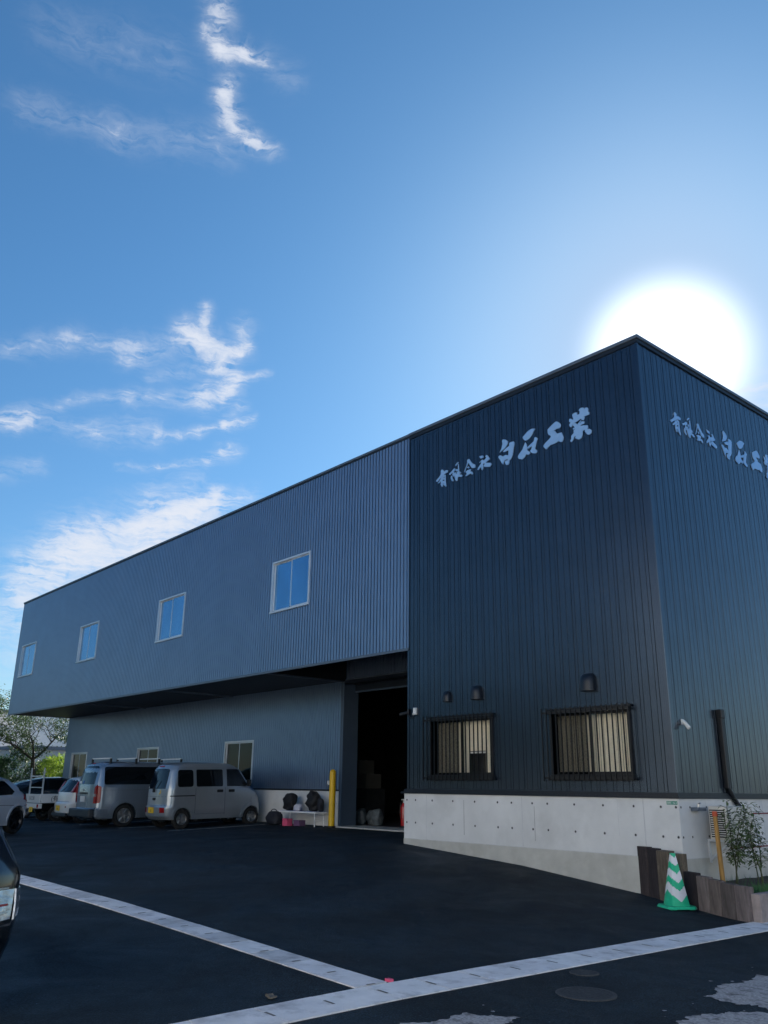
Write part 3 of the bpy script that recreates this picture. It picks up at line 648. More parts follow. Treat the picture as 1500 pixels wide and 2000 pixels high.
# company lettering on both faces
SIGN = [[[(-4.9,7.68),(-4.86,7.71),(-4.81,7.68),(-4.82,7.64),(-4.74,7.66),(-4.68,7.64),(-4.69,7.6),(-4.81,7.58),(-4.86,7.54),(-4.94,7.51),(-5.0,7.47),(-5.04,7.48),(-5.04,7.5),(-4.96,7.55),(-4.9,7.6),(-4.89,7.65)],[(-4.99,7.43),(-4.93,7.48),(-4.89,7.51),(-4.88,7.48),(-4.94,7.43),(-4.98,7.42)],[(-4.89,7.52),(-4.85,7.54),(-4.8,7.57),(-4.75,7.56),(-4.75,7.54),(-4.82,7.52),(-4.84,7.48),(-4.84,7.32),(-4.87,7.32),(-4.9,7.37)],[(-4.78,7.55),(-4.75,7.54),(-4.75,7.41),(-4.73,7.29),(-4.75,7.29),(-4.83,7.36),(-4.79,7.38),(-4.79,7.45)],[(-4.85,7.5),(-4.81,7.51),(-4.79,7.5),(-4.8,7.47),(-4.85,7.46)],[(-4.85,7.42),(-4.82,7.44),(-4.79,7.42),(-4.79,7.38),(-4.85,7.38)]],[[(-4.64,7.53),(-4.64,7.55),(-4.56,7.59),(-4.5,7.63),(-4.47,7.62),(-4.47,7.59),(-4.51,7.55),(-4.5,7.49),(-4.51,7.46),(-4.53,7.45),(-4.55,7.5),(-4.54,7.56),(-4.61,7.52)],[(-4.58,7.49),(-4.56,7.48),(-4.55,7.43),(-4.52,7.37),(-4.54,7.35),(-4.57,7.37),(-4.6,7.44)],[(-4.45,7.6),(-4.41,7.59),(-4.39,7.57),(-4.41,7.54),(-4.45,7.56)],[(-4.46,7.69),(-4.41,7.73),(-4.37,7.74),(-4.37,7.72),(-4.45,7.67)],[(-4.38,7.69),(-4.36,7.69),(-4.35,7.52),(-4.31,7.5),(-4.3,7.47),(-4.35,7.47),(-4.34,7.45),(-4.28,7.43),(-4.25,7.4),(-4.28,7.38),(-4.37,7.41),(-4.39,7.39),(-4.4,7.34),(-4.43,7.33),(-4.46,7.36),(-4.48,7.42),(-4.5,7.51),(-4.48,7.54),(-4.46,7.54),(-4.45,7.5),(-4.42,7.49),(-4.42,7.53),(-4.39,7.52),(-4.38,7.6)]],[[(-4.12,7.7),(-4.08,7.72),(-4.05,7.71),(-4.02,7.65),(-3.96,7.58),(-3.9,7.55),(-3.89,7.52),(-3.89,7.48),(-3.94,7.48),(-3.99,7.5),(-4.03,7.56),(-4.07,7.62),(-4.09,7.64),(-4.13,7.57),(-4.18,7.48),(-4.21,7.46),(-4.19,7.5),(-4.14,7.59),(-4.11,7.66)],[(-4.12,7.54),(-4.09,7.56),(-4.05,7.53),(-4.08,7.51)],[(-4.17,7.46),(-4.11,7.48),(-4.02,7.48),(-4.01,7.47),(-4.04,7.43),(-3.99,7.42),(-3.96,7.38),(-3.96,7.35),(-4.0,7.36),(-4.03,7.39),(-4.09,7.37),(-4.15,7.36),(-4.17,7.37),(-4.13,7.41),(-4.16,7.44)]],[[(-3.77,7.69),(-3.68,7.68),(-3.66,7.66),(-3.66,7.63),(-3.74,7.63),(-3.76,7.66)],[(-3.78,7.55),(-3.71,7.59),(-3.68,7.59),(-3.67,7.56),(-3.61,7.58),(-3.58,7.61),(-3.61,7.64),(-3.57,7.66),(-3.53,7.62),(-3.52,7.59),(-3.49,7.57),(-3.5,7.54),(-3.59,7.51),(-3.6,7.5),(-3.54,7.48),(-3.47,7.46),(-3.44,7.42),(-3.49,7.38),(-3.64,7.42),(-3.66,7.45),(-3.62,7.49),(-3.67,7.5),(-3.67,7.4),(-3.7,7.36),(-3.72,7.39),(-3.73,7.45),(-3.81,7.4),(-3.83,7.41),(-3.81,7.45),(-3.73,7.52),(-3.72,7.56),(-3.76,7.55)]],[[(-3.22,7.61),(-3.17,7.68),(-3.14,7.77),(-3.15,7.84),(-3.12,7.86),(-3.05,7.83),(-3.0,7.78),(-3.01,7.73),(-3.05,7.68),(-3.1,7.65),(-3.16,7.63)],[(-2.96,7.73),(-2.93,7.74),(-2.85,7.73),(-2.83,7.7),(-2.84,7.64),(-2.86,7.58),(-2.89,7.45),(-2.93,7.39),(-2.98,7.36),(-2.98,7.32),(-3.0,7.29),(-3.05,7.29),(-3.08,7.32),(-3.09,7.37),(-3.07,7.39),(-3.02,7.38),(-3.02,7.41),(-3.08,7.41),(-3.11,7.4),(-3.14,7.33),(-3.17,7.36),(-3.26,7.52),(-3.24,7.54),(-3.2,7.54),(-3.14,7.5),(-3.07,7.51),(-3.0,7.48),(-2.99,7.59),(-3.1,7.58),(-3.14,7.6),(-3.13,7.61),(-3.05,7.65),(-2.97,7.67)]],[[(-2.62,7.75),(-2.57,7.78),(-2.49,7.83),(-2.41,7.85),(-2.35,7.84),(-2.3,7.82),(-2.35,7.78),(-2.39,7.72),(-2.46,7.67),(-2.52,7.65),(-2.57,7.66),(-2.61,7.71)],[(-2.56,7.62),(-2.53,7.57),(-2.52,7.5),(-2.44,7.54),(-2.35,7.58),(-2.33,7.65),(-2.3,7.65),(-2.25,7.6),(-2.28,7.57),(-2.3,7.5),(-2.33,7.41),(-2.29,7.38),(-2.28,7.34),(-2.32,7.32),(-2.39,7.34),(-2.44,7.38),(-2.45,7.41),(-2.42,7.43),(-2.4,7.5),(-2.49,7.47),(-2.52,7.48),(-2.52,7.44),(-2.47,7.4),(-2.45,7.36),(-2.5,7.34),(-2.55,7.37),(-2.59,7.32),(-2.66,7.29),(-2.69,7.31),(-2.74,7.33),(-2.76,7.38),(-2.72,7.43),(-2.64,7.49),(-2.6,7.56)]],[[(-1.8,7.81),(-1.75,7.78),(-1.7,7.72),(-1.7,7.67),(-1.73,7.65),(-1.8,7.66),(-1.88,7.64),(-1.84,7.63),(-1.8,7.56),(-1.69,7.55),(-1.68,7.53),(-1.65,7.44),(-1.66,7.39),(-1.69,7.36),(-1.73,7.37),(-1.77,7.4),(-1.86,7.38),(-1.97,7.38),(-2.02,7.35),(-2.06,7.32),(-2.11,7.37),(-2.13,7.41),(-2.09,7.45),(-1.98,7.51),(-1.94,7.54),(-1.96,7.58),(-1.99,7.59),(-2.01,7.64),(-2.01,7.71),(-1.92,7.76),(-1.84,7.8)]],[[(-1.28,7.86),(-1.24,7.89),(-1.18,7.88),(-1.16,7.84),(-1.14,7.86),(-1.09,7.85),(-1.07,7.81),(-1.08,7.77),(-1.05,7.74),(-1.06,7.7),(-1.17,7.7),(-1.16,7.67),(-1.19,7.63),(-1.23,7.65),(-1.25,7.68),(-1.31,7.66),(-1.39,7.64),(-1.44,7.61),(-1.47,7.58),(-1.5,7.6),(-1.51,7.65),(-1.48,7.68),(-1.51,7.71),(-1.5,7.76),(-1.46,7.75),(-1.43,7.72),(-1.41,7.72),(-1.43,7.8),(-1.42,7.83),(-1.37,7.84),(-1.32,7.83),(-1.32,7.78),(-1.27,7.78),(-1.26,7.83)],[(-1.43,7.61),(-1.39,7.63),(-1.36,7.63),(-1.33,7.59),(-1.25,7.65),(-1.24,7.64),(-1.3,7.58),(-1.23,7.62),(-1.17,7.6),(-1.18,7.56),(-1.24,7.56),(-1.28,7.54),(-1.19,7.53),(-1.1,7.5),(-1.1,7.45),(-1.13,7.44),(-1.07,7.42),(-1.03,7.38),(-1.04,7.33),(-1.08,7.31),(-1.13,7.33),(-1.18,7.41),(-1.16,7.44),(-1.22,7.43),(-1.23,7.35),(-1.26,7.3),(-1.32,7.29),(-1.4,7.34),(-1.37,7.39),(-1.42,7.37),(-1.44,7.32),(-1.48,7.29),(-1.51,7.32),(-1.48,7.35),(-1.48,7.41),(-1.42,7.45),(-1.42,7.5),(-1.37,7.53),(-1.43,7.52),(-1.43,7.55),(-1.39,7.55)]]]
for fn, name in ((lambda u, v, t: (u, -t-.004, v), 'lettering'), (lambda u, v, t: (t+.004, u+5.90, v), 'lettering')):
    e = bpy.data.objects.new(name, None); C.objects.link(e); e.parent = wh
    for ch in SIGN:
        mb = MB()
        for k, poly in enumerate(ch): mb.prism(poly, fn, .010, .020+k*.0006)
        mb.build('character', M['sign_grey'], e)

# address plate
mb = MB(); mb.box(-.165, .01, -.036, -.028, 1.035, 1.085); pl = mb.build('address_plate', M['plate_green'], wh)
mb = MB(); text_mb('栄町 10-3', .040, lambda u, v, t: (-.078+u, -.036-t, 1.058+v), mb, .0015); mb.build('plate_text', M['white'], pl, recalc=False)

# ------------------------------------------------------------------ things fixed to or standing by the building
def camera_thing(label, loc, rz, m_, aim=-25, s=1):
    o = thing('security_camera', label, 'security camera', loc, rz, scale=s)
    mb = MB(); mb.box(-.045, .045, -.025, 0, -.055, .055); mb.build('mount', m_, o, bevel=.008)
    mb = MB(); mb.tube((0, -.02, 0), (0, -.09, -.03), .014); mb.build('arm', m_, o)
    mb = MB(); a = R(aim); d = Vector((0, -math.cos(a), math.sin(a))); c = Vector((0, -.07, -.03))
    q = d.to_track_quat('Z', 'Y'); prof = [(0, -.06), (.032, -.06), (.036, -.04), (.036, .11), (.033, .12), (.028, .12), (.026, .10), (0, .10)]
    vs = []; n = 16
    for r_, h in prof:
        for i in range(n):
            t = 2*math.pi*i/n; vs.append(c+q @ Vector((r_*math.cos(t), r_*math.sin(t), h)))
    mb.add(vs, [(k*n+i, k*n+(i+1) % n, (k+1)*n+(i+1) % n, (k+1)*n+i) for k in range(len(prof)-1) for i in range(n)])
    b = mb.build('camera_body', m_, o, smooth=40)
    mb = MB(); mb.tube(c+d*.101, c+d*.112, .022, n=14); mb.build('lens', M['car_glass'], b)
    return o
camera_thing('white bullet camera on the side wall, beside the building corner', (.013, .30, 2.24), R(90), M['white_plastic'], -50, .8)
o = thing('motion_sensor', 'small white sensor box on the charcoal wall by the garage mouth', 'sensor', (-5.68, -.012, 2.70))
mb = MB(); mb.box(-.04, .04, -.05, 0, -.07, .07); mb.build('housing', M['white_plastic'], o, bevel=.01)
mb = MB(); mb.tube((-.0, -.05, -.045), (0, -.075, -.06), .03, .024, 12); mb.build('sensor_eye', M['white_plastic'], o, smooth=40)
mb = MB(); pts = [Vector((-.03, -.01, -.07)), Vector((-.08, -.015, -.13)), Vector((-.16, -.015, -.12)), Vector((-.21, -.015, -.06))]
for a, b in zip(pts, pts[1:]): mb.tube(a, b, .006, n=6)
mb.build('cable', M['black'], o)
camera_thing('black bullet camera at the left corner of the charcoal wall', (-5.89, -.02, 2.70), R(-35), M['black'], -15)

# refrigerant pipe cover and wall mounted outdoor unit
o = thing('pipe_cover', 'black pipe duct running down the side wall to the outdoor unit', 'pipe duct', (.012, 1.42, 1.0))
mb = MB(); mb.box(0, .075, -.045, .045, .28, 1.43); mb.build('duct', M['black'], o, bevel=.008)
mb = MB(); mb.box(-.002, .095, -.06, .06, 1.36, 1.50); mb.build('end_cap', M['black'], o, bevel=.012)
mb = MB(); pts = [Vector((.037, 0, .30)), Vector((.05, .10, .16)), Vector((.07, .18, .05)), Vector((.12, .20, -.02))]
for a, b in zip(pts, pts[1:]): mb.tube(a, b, .04, n=10)
mb.build('bend', M['black'], o, smooth=50)
o = thing('outdoor_unit', 'cream air conditioner outdoor unit hung on the concrete side wall', 'air conditioner', (.06, 1.02, .55))
X0, X1, Y0, Y1, Z0, Z1 = .06, .34, -.40, .42, 0, .47
mb = MB(); mb.box(X0, X1, Y0, Y1, Z0, Z1); body = mb.build('casing', M['ac_white'], o, bevel=.012)
mb = MB()
for k in range(12): mb.box(X0+.03, X1-.03, Y0-.008, Y0-.001, Z0+.05+k*.031, Z0+.062+k*.031)
mb.build('side_grille', M['white_plastic'], o)
mb = MB(); mb.box(X0+.02, X1-.02, Y0-.0015, Y0+.01, Z0+.03, Z1-.05); mb.build('coil', M['black'], o)
mb = MB()
for k in range(11): mb.box(X1+.0015, X1+.006, Y0+.04, Y0+.13, Z0+.05+k*.035, Z0+.064+k*.035)
mb.build('front_vent', M['black'], o)
mb = MB(); mb.box(X1+.001, X1+.004, Y0+.55, Y0+.556, Z0+.02, Z1-.02); mb.build('panel_seam', M['grey_trim'], o)
for y in (Y0+.06, Y1-.08):
    mb = MB(); mb.box(-.03, X1+.02, y, y+.035, -.035, -.002); mb.box(-.03, -.0, y, y+.035, -.33, -.035); mb.add([(-.0, y, -.3), (-.0, y+.03, -.3), (X1, y+.03, -.036), (X1, y, -.036), (X1-.04, y, -.036), (0, y, -.26), (0, y+.03, -.26), (X1-.04, y+.03, -.036)], [(0, 1, 2, 3), (4, 5, 6, 7), (0, 3, 4, 5), (1, 2, 7, 6)])
    mb.build('bracket', M['aluminium'], o)
o = thing('meter_box', 'small grey tap box on the concrete beside the outdoor unit', 'tap box', (.035, .30, 1.0))
mb = MB(); mb.box(0, .12, -.02, .22, -.05, .0); mb.build('shelf', M['grey_trim'], o, bevel=.006)
mb = MB(); mb.tube((.06, .10, 0), (.06, .10, .05), .02); mb.tube((.06, .10, .05), (.10, .10, .06), .012); mb.build('tap', M['rim'], o)
for z, lab in ((.90, 'upper thin reddish conduit running along the side wall'), (.40, 'lower thin reddish conduit running along the side wall')):
    mb = MB(); y0 = 1.5 if z > .6 else 1.3
    mb.tube((.055, y0, z), (.055, 8, z), .010, n=8)
    for y in (2.0, 3.0, 4.0): mb.box(.03, .07, y-.02, y+.02, z-.018, z+.018)
    tag(mb.build('conduit', M['conduit'] if 'conduit' in M else M['tail_red']), lab, 'conduit')

# timber sleepers forming the planter edge
TP = [(-.74, -.02), (-.50, -.14), (-.29, -.22), (-.02, -.32), (.22, -.40), (.45, -.46), (.66, -.535), (.87, -.61), (1.10, -.685), (1.33, -.755)]
tops = [.43, .42, .40, .385, .17, .12, .105, .09, .075]
cols = [0, 1, 2, 2, 3, 4, 5, 6, 4]
labs = ['tall dark timber post leaning on the concrete, leftmost of the planter edge', 'tall dark timber post second from the left in the planter edge', 'tall brown timber post just left of the traffic cone', 'tall narrow timber post directly behind the traffic cone',
        'short dark timber post right behind the traffic cone', 'short weathered timber post, second right of the cone', 'short brown timber post in the middle of the low planter edge', 'short timber post next to the last one at the kerb', 'short pale timber post at the right end beside the kerb stone']
for i in range(9):
    a = Vector(TP[i]); b = Vector(TP[i+1]); d = (b-a).normalized(); nr = Vector((-d.y, d.x)); c = (a+b)/2; rnd = random.Random(i)
    o = MB(); L2 = (b-a).length/2-.004; th = .10; z0 = min(gz(a.x, a.y), gz(b.x, b.y))-.08-c.y*0
    pts = [c-d*L2-nr*.01*rnd.random(), c+d*L2, c+d*L2+nr*th, c-d*L2+nr*th]
    zt = tops[i]+rnd.uniform(-.006, .006)
    base = Vector((c.x, c.y, gz(c.x, c.y)))
    vs = [Vector((p.x, p.y, z0))-base for p in pts]+[Vector((p.x, p.y, zt+rnd.uniform(-.008, .008)))-base for p in pts]
    o.add(vs, [(0, 3, 2, 1), (4, 5, 6, 7), (0, 1, 5, 4), (1, 2, 6, 5), (2, 3, 7, 6), (3, 0, 4, 7)])
    ob = o.build('timber_post', M['timber%d' % cols[i]], bevel=.008); ob.location = base
    tag(ob, labs[i], 'timber post', 'timber sleepers edging the planter')
# planter kerb and soil, grass
o = MB()
for k in range(3): o.box(0, .12, k*.6, k*.6+.592, -.2, .36-.0)
ob = o.build('kerb', M['kerb_stone'], bevel=.012); ob.location = (1.335, -.72, -.36); tag(ob, kind='structure')
mb = MB(); nx_, ny_ = 14, 24; vs = []
for j in range(ny_+1):
    for i in range(nx_+1):
        x = .035+1.30*i/nx_; y = -.30+8*j/ny_; ylim = -.30-.30*(x)/1.3
        if j == 0: y = ylim
        vs.append((x, y, -.05+.03*noise.noise(Vector((x*3, y*3, 0)))))
mb.add(vs, [(j*(nx_+1)+i, j*(nx_+1)+i+1, (j+1)*(nx_+1)+i+1, (j+1)*(nx_+1)+i) for j in range(ny_) for i in range(nx_)])
tag(mb.build('planter_soil', M['soil'], smooth=60), kind='structure')
rnd = random.Random(4); mb = MB()
for k in range(9000):
    x = rnd.uniform(.1, 1.32); y = rnd.uniform(-.35, 3.5)
    dens = 1.0 if x > .75 else .15
    if x > .95-.05*y and rnd.random() > .05 or rnd.random() < .12*dens:
        if y < -.30-.22*x/1.3: continue
        h = rnd.uniform(.05, .13); t = rnd.uniform(0, 6.28); l = rnd.uniform(0, .05)
        w_ = .004; c, s = math.cos(t), math.sin(t)
        mb.add([(x-w_*s, y+w_*c, -.06), (x+w_*s, y-w_*c, -.06), (x+l*c*.5+w_*s*.6, y+l*s*.5-w_*c*.6, -.06+h*.6), (x+l*c, y+l*s, -.06+h)], [(0, 1, 2), (0, 2, 3)])
tag(mb.build('grass', M['leaf_grass'], recalc=False), 'short green grass growing in the planter behind the kerb', 'grass', kind='stuff')

# leaves
def leaf(mb, p, d, up, ln, wd):
    d = d.normalized(); s = d.cross(up)
    if s.length < 1e-3: s = Vector((1, 0, 0))
    s.normalize(); n_ = s.cross(d)
    a = p; b = p+d*ln*.5+s*wd*.5+n_*wd*.12; c = p+d*ln-n_*wd*.1; e = p+d*ln*.5-s*wd*.5+n_*wd*.12
    mb.add([a, b, c, e], [(0, 1, 2), (0, 2, 3)])

def sapling(name, label, loc, h, stems, leafy, seed, ll=.07, stake=None, spread=.13):
    rnd = random.Random(seed); o = thing(name, label, 'sapling', loc)
    lv = MB(); sm = MB()
    for k in range(stems):
        p = Vector((rnd.uniform(-.08, .08), rnd.uniform(-.06, .06), -.03)); d = Vector((rnd.uniform(-.12, .12), rnd.uniform(-.12, .12), 1))
        r = .011; n = 12; hh = h*rnd.uniform(.8, 1)
        for i in range(n):
            q = p+d*hh/n; d = (d+Vector((rnd.uniform(-.12, .12), rnd.uniform(-.12, .12), 0))).normalized()
            sm.tube(p, q, r, r*.9, 6); r *= .9
            z = q.z/h
            for (z0, z1, dn) in leafy:
                if z0 < z < z1:
                    for _ in range(int(dn)):
                        t = rnd.uniform(0, 6.28); s = rnd.uniform(.02, spread)
                        tip = q+Vector((math.cos(t)*s, math.sin(t)*s, rnd.uniform(-.05, .07)))
                        if rnd.random() < .3: sm.tube(q, tip, .0025, .0015, 4)
                        dr = Vector((math.cos(t), math.sin(t), rnd.uniform(-1.0, .5))); leaf(lv, tip, dr, Vector((0, 0, 1)), ll*rnd.uniform(.6, 1.2), ll*.42)
            p = q
    sm.build('stem', M['stem'], o, smooth=60, recalc=False); lv.build('foliage', M['leaf_young'], o, recalc=False)
    return o
sapling('sapling', 'young leafy sapling beside the wooden stake, in front of the outdoor unit', (.46, .52, -.03), 1.22, 3, ((.22, .50, 26), (.50, .80, 16), (.8, 1.05, 6)), 5, .085, spread=.11)
sapling('sapling', 'young sapling with upright narrow leaves at the right edge', (.80, .62, -.03), 1.12, 3, ((.22, .65, 15), (.65, 1.02, 12)), 9, .085)
o = thing('plant_stake', 'orange brown wooden stake with a red cap in the planter', 'stake', (.31, .50, -.05))
mb = MB(); mb.tube((0, 0, 0), (-.02, .0, .93), .036, .032, 10); mb.build('pole', M['stake'], o, smooth=50)
mb = MB(); mb.tube((-.02, 0, .93), (-.021, 0, 1.0), .040, .036, 10); mb.build('cap', M['red_cap'], o, smooth=50)

# traffic cone
o = thing('traffic_cone', 'green traffic cone with white chevron bands before the timber posts', 'traffic cone', (.24, -.66, gz(.24, -.66)), R(-31))
mb = MB()
bp = []
for i in range(8):
    t = R(45*(i//2)*2+45+(-9 if i % 2 == 0 else 9)); r_ = .265
    bp.append((r_*math.cos(t), r_*math.sin(t)))
mb.prism(bp, lambda u, v, t: (u*(1 if t < .04 else .93), v*(1 if t < .04 else .93), t), .012, .045)
for i in range(4):
    t = R(45+90*i); mb.box(.19*math.cos(t)-.045, .19*math.cos(t)+.045, .19*math.sin(t)-.045, .19*math.sin(t)+.045, 0, .02)
mb.build('base', M['cone_green'], o, bevel=.005)
# faceted cone: six-sided, chevrons cut along the facets
mb = MB(); nf = 4; rb, rt_ = .150, .032; zb_, zt_ = .045, .70
rings = 60
def rad(z): return rb+(rt_-rb)*(z-zb_)/(zt_-zb_)
nseg = 64
def facet(t):   # distance of a point in a facet from its ridge, 0..1
    q = (t/(2*math.pi)*nf) % 1.0; return abs(q-.5)*2
bands = [(.115, .245), (.345, .46), (.56, .665)]
vs = []; 
for k in range(rings+1):
    z = zb_+(zt_-zb_)*k/rings
    for i in range(nseg):
        t = 2*math.pi*i/nseg; sq = 1/max(abs(math.cos(((t+math.pi/4) % (math.pi/2))-math.pi/4)), .7); rr = rad(z)*(.55+.45*sq)
        vs.append((rr*math.cos(t), rr*math.sin(t), z))
fs = []; mi = []
for k in range(rings):
    for i in range(nseg):
        z = zb_+(zt_-zb_)*(k+.5)/rings; t = 2*math.pi*(i+.5)/nseg
        rdg = min(t % math.pi, math.pi-t % math.pi)/(math.pi/2)   # 0 at the two fold lines
        zz = z-(.19*rad(z)/.15)*(rdg)+.02
        w = any(a < zz < b for a, b in bands)
        fs.append((k*nseg+i, k*nseg+(i+1) % nseg, (k+1)*nseg+(i+1) % nseg, (k+1)*nseg+i)); mi.append(1 if w else 0)
n0 = len(mb.v); mb.v += vs; mb.f += [tuple(n0+i for i in f) for f in fs]; mb.mi += mi
mb.add([(rt_*1.1*math.cos(2*math.pi*i/16), rt_*1.1*math.sin(2*math.pi*i/16), zt_) for i in range(16)], [tuple(range(16))], 0)
mb.build('cone_body', [M['cone_green'], M['cone_white']], o, smooth=50)

# bollard
o = thing('bollard', 'tall yellow steel bollard with a domed top beside the garage opening', 'bollard', (-11.35, 2.26, .25))
mb = MB(); mb.lathe([(.0835, -.05), (.0835, 1.34), (.078, 1.37), (.055, 1.40), (.025, 1.415), (0, 1.42)], n=20); mb.build('post', M['yellow'], o, smooth=40)
mb = MB(); mb.lathe([(.11, -.02), (.11, .012), (.084, .02)], n=20); mb.build('collar', M['black'], o, smooth=40)

# wall socket by the bollard
o = thing('wall_tap', 'small white outlet on the grey siding just left of the bollard', 'outlet', (-12.02, 2.645, 1.33))
mb = MB(); mb.box(-.04, .04, -.035, 0, -.05, .06); mb.build('housing', M['white_plastic'], o, bevel=.008)
mb = MB(); mb.tube((.0, -.03, -.03), (0, -.06, -.10), .014); mb.build('spout', M['rim'], o)

# bench and bags
o = thing('bench', 'folding bench with blue top and white legs against the wall', 'bench', (-12.62, 2.22, gz(-12.6, 2.2)))
mb = MB(); mb.box(-.85, .85, -.17, .17, .345, .375); mb.build('seat', M['blue_vinyl'], o, bevel=.006)
mb = MB(); mb.box(-.86, .86, -.18, -.17, .335, .372); mb.box(-.86, .86, .17, .18, .335, .372); mb.box(-.86, -.85, -.17, .17, .335, .372); mb.box(.85, .86, -.17, .17, .335, .372); mb.build('seat_frame', M['white'], o)
for sx in (-1, 1):
    for sy in (-1, 1):
        mb = MB(); mb.tube((sx*.76, sy*.14, .335), (sx*.79, sy*.15, 0), .013); mb.build('leg', M['white'], o)
    mb = MB(); mb.tube((sx*.775, -.145, .15), (sx*.775, .145, .15), .010); mb.build('stretcher', M['white'], o)

def blob(prof_fn, loc, label, name, cat, m_, seed, sx, sy, sz, strap=True, amp=.12, group=None, rz=0):
    o = thing(name, label, cat, loc, rz, group); mb = MB(); nu, nv = 20, 14; vs = []
    for j in range(nv+1):
        v = j/nv; ph = math.pi*(v-.5)
        for i in range(nu):
            t = 2*math.pi*i/nu
            cx_, sx_ = math.cos(t), math.sin(t); pw = .7
            x = math.copysign(abs(cx_)**pw, cx_)*math.cos(ph)**.45*sx; y = math.copysign(abs(sx_)**pw, sx_)*math.cos(ph)**.45*sy; z = (math.sin(ph)*.5+.5)*sz
            k = prof_fn(v); nz = 1+amp*noise.noise(Vector((x*7+seed, y*7, z*7)))*2
            vs.append((x*k*nz, y*k*nz, max(0, z*(1+.3*amp*noise.noise(Vector((x*5, y*5, seed)))))))
    mb.add(vs, [(j*nu+i, j*nu+(i+1) % nu, (j+1)*nu+(i+1) % nu, (j+1)*nu+i) for j in range(nv) for i in range(nu)])
    mb.build('bag_body', m_, o, smooth=70)
    if strap:
        mb = MB(); n = 10; pts = [Vector((sx*.5*math.cos(math.pi*i/n), -sy*.2, sz*.92+sz*.22*math.sin(math.pi*i/n))) for i in range(n+1)]
        for a, b in zip(pts, pts[1:]): mb.tube(a, b, .012, n=6)
        mb.build('handle', m_, o)
    return o
bz = gz(-12.6, 2.2)+.375
_b = blob(lambda v: 1-.35*v, (-13.18, 2.24, bz), 'black backpack leaning left on the bench end', 'backpack', 'backpack', M['bag_black'], 1, .28, .15, .46, strap=False, amp=.3); _b.rotation_euler = (0, R(-12), 0)
blob(lambda v: 1-.1*v, (-12.20, 2.28, bz), 'black upright backpack standing on the bench nearer the bollard', 'backpack', 'backpack', M['bag_black'], 2, .23, .15, .52, strap=False, amp=.28)
blob(lambda v: 1-.4*v, (-12.78, 2.2, bz), 'small white plastic bag between the two backpacks', 'plastic_bag', 'bag', M['bag_white'], 3, .17, .12, .18, strap=False, amp=.25)
blob(lambda v: 1-.1*v, (-11.86, 2.28, bz), 'slim navy pouch at the right end of the bench', 'pouch', 'bag', M['bag_navy'], 6, .09, .08, .34, strap=False, amp=.2)
blob(lambda v: 1-.15*v, (-13.62, 2.02, gz(-13.6, 2.0)), 'big navy tote bag on the asphalt at the bench end', 'tote_bag', 'bag', M['bag_navy'], 4, .30, .18, .36, amp=.12)
for (x, y, s, lab, m_, hh) in ((-12.92, 1.96, .11, 'bright pink box under the bench', 'pink', .19), (-12.58, 2.12, .13, 'dim mauve box behind the pink one under the bench', 'mauve', .15)):
    o = thing('small_box', lab, 'box', (x, y, gz(x, y)))
    mb = MB(); mb.box(-s, s, -s*.8, s*.8, 0, hh*.8); mb.build('box_body', M[m_], o, bevel=.008)
    mb = MB(); mb.box(-s*1.04, s*1.04, -s*.84, s*.84, hh*.8, hh); mb.build('lid', M[m_], o, bevel=.006)

# things just inside the garage
for (x, y, z, w_, d_, h_, lab) in ((-13.85, 5.2, 1.62, .34, .3, .40, 'dim carton on the upper part of the stack inside the garage'), (-13.65, 5.2, 1.20, .48, .3, .42, 'wider dim carton lower in the stack inside the garage'), (-13.6, 5.2, .262, .55, .35, .93, 'tall dark crate at the bottom of the stack inside the garage')):
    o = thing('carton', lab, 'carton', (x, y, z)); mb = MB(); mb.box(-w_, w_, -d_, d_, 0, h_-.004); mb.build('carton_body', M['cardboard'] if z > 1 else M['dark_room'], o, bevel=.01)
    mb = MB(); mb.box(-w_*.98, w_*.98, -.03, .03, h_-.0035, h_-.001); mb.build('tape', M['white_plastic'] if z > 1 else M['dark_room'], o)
for (x, y, s, hh, lab, sd_) in ((-11.80, 3.62, .20, .42, 'clear bulging refuse bag nearest the garage jamb', 11), (-11.48, 3.75, .20, .38, 'clear refuse bag, middle one of three inside the garage', 12), (-11.12, 3.62, .19, .42, 'clear refuse bag furthest right inside the garage', 13)):
    blob(lambda v: 1-.3*v, (x, y, .262), lab, 'refuse_bag', 'bag', M['bag_clear'], sd_, s, s*.8, hh, strap=False, amp=.22)
o = thing('fire_extinguisher', 'red fire extinguisher half hidden behind the concrete edge', 'extinguisher', (-10.70, 4.2, .262))
mb = MB(); mb.lathe([(.0, 0), (.085, .0), (.09, .03), (.09, .46), (.07, .54), (.03, .58), (0, .58)], n=20); mb.build('cylinder', M['red'], o, smooth=40)
mb = MB(); mb.tube((0, 0, .58), (0, 0, .66), .022); mb.box(-.09, .02, -.012, .012, .65, .68); mb.build('valve', M['white_plastic'], o)
mb = MB(); pts = [Vector((-.02, 0, .64)), Vector((-.12, -.02, .58)), Vector((-.13, -.02, .35)), Vector((-.11, -.02, .2))]
for a, b in zip(pts, pts[1:]): mb.tube(a, b, .012, n=6)
mb.build('hose', M['black'], o)
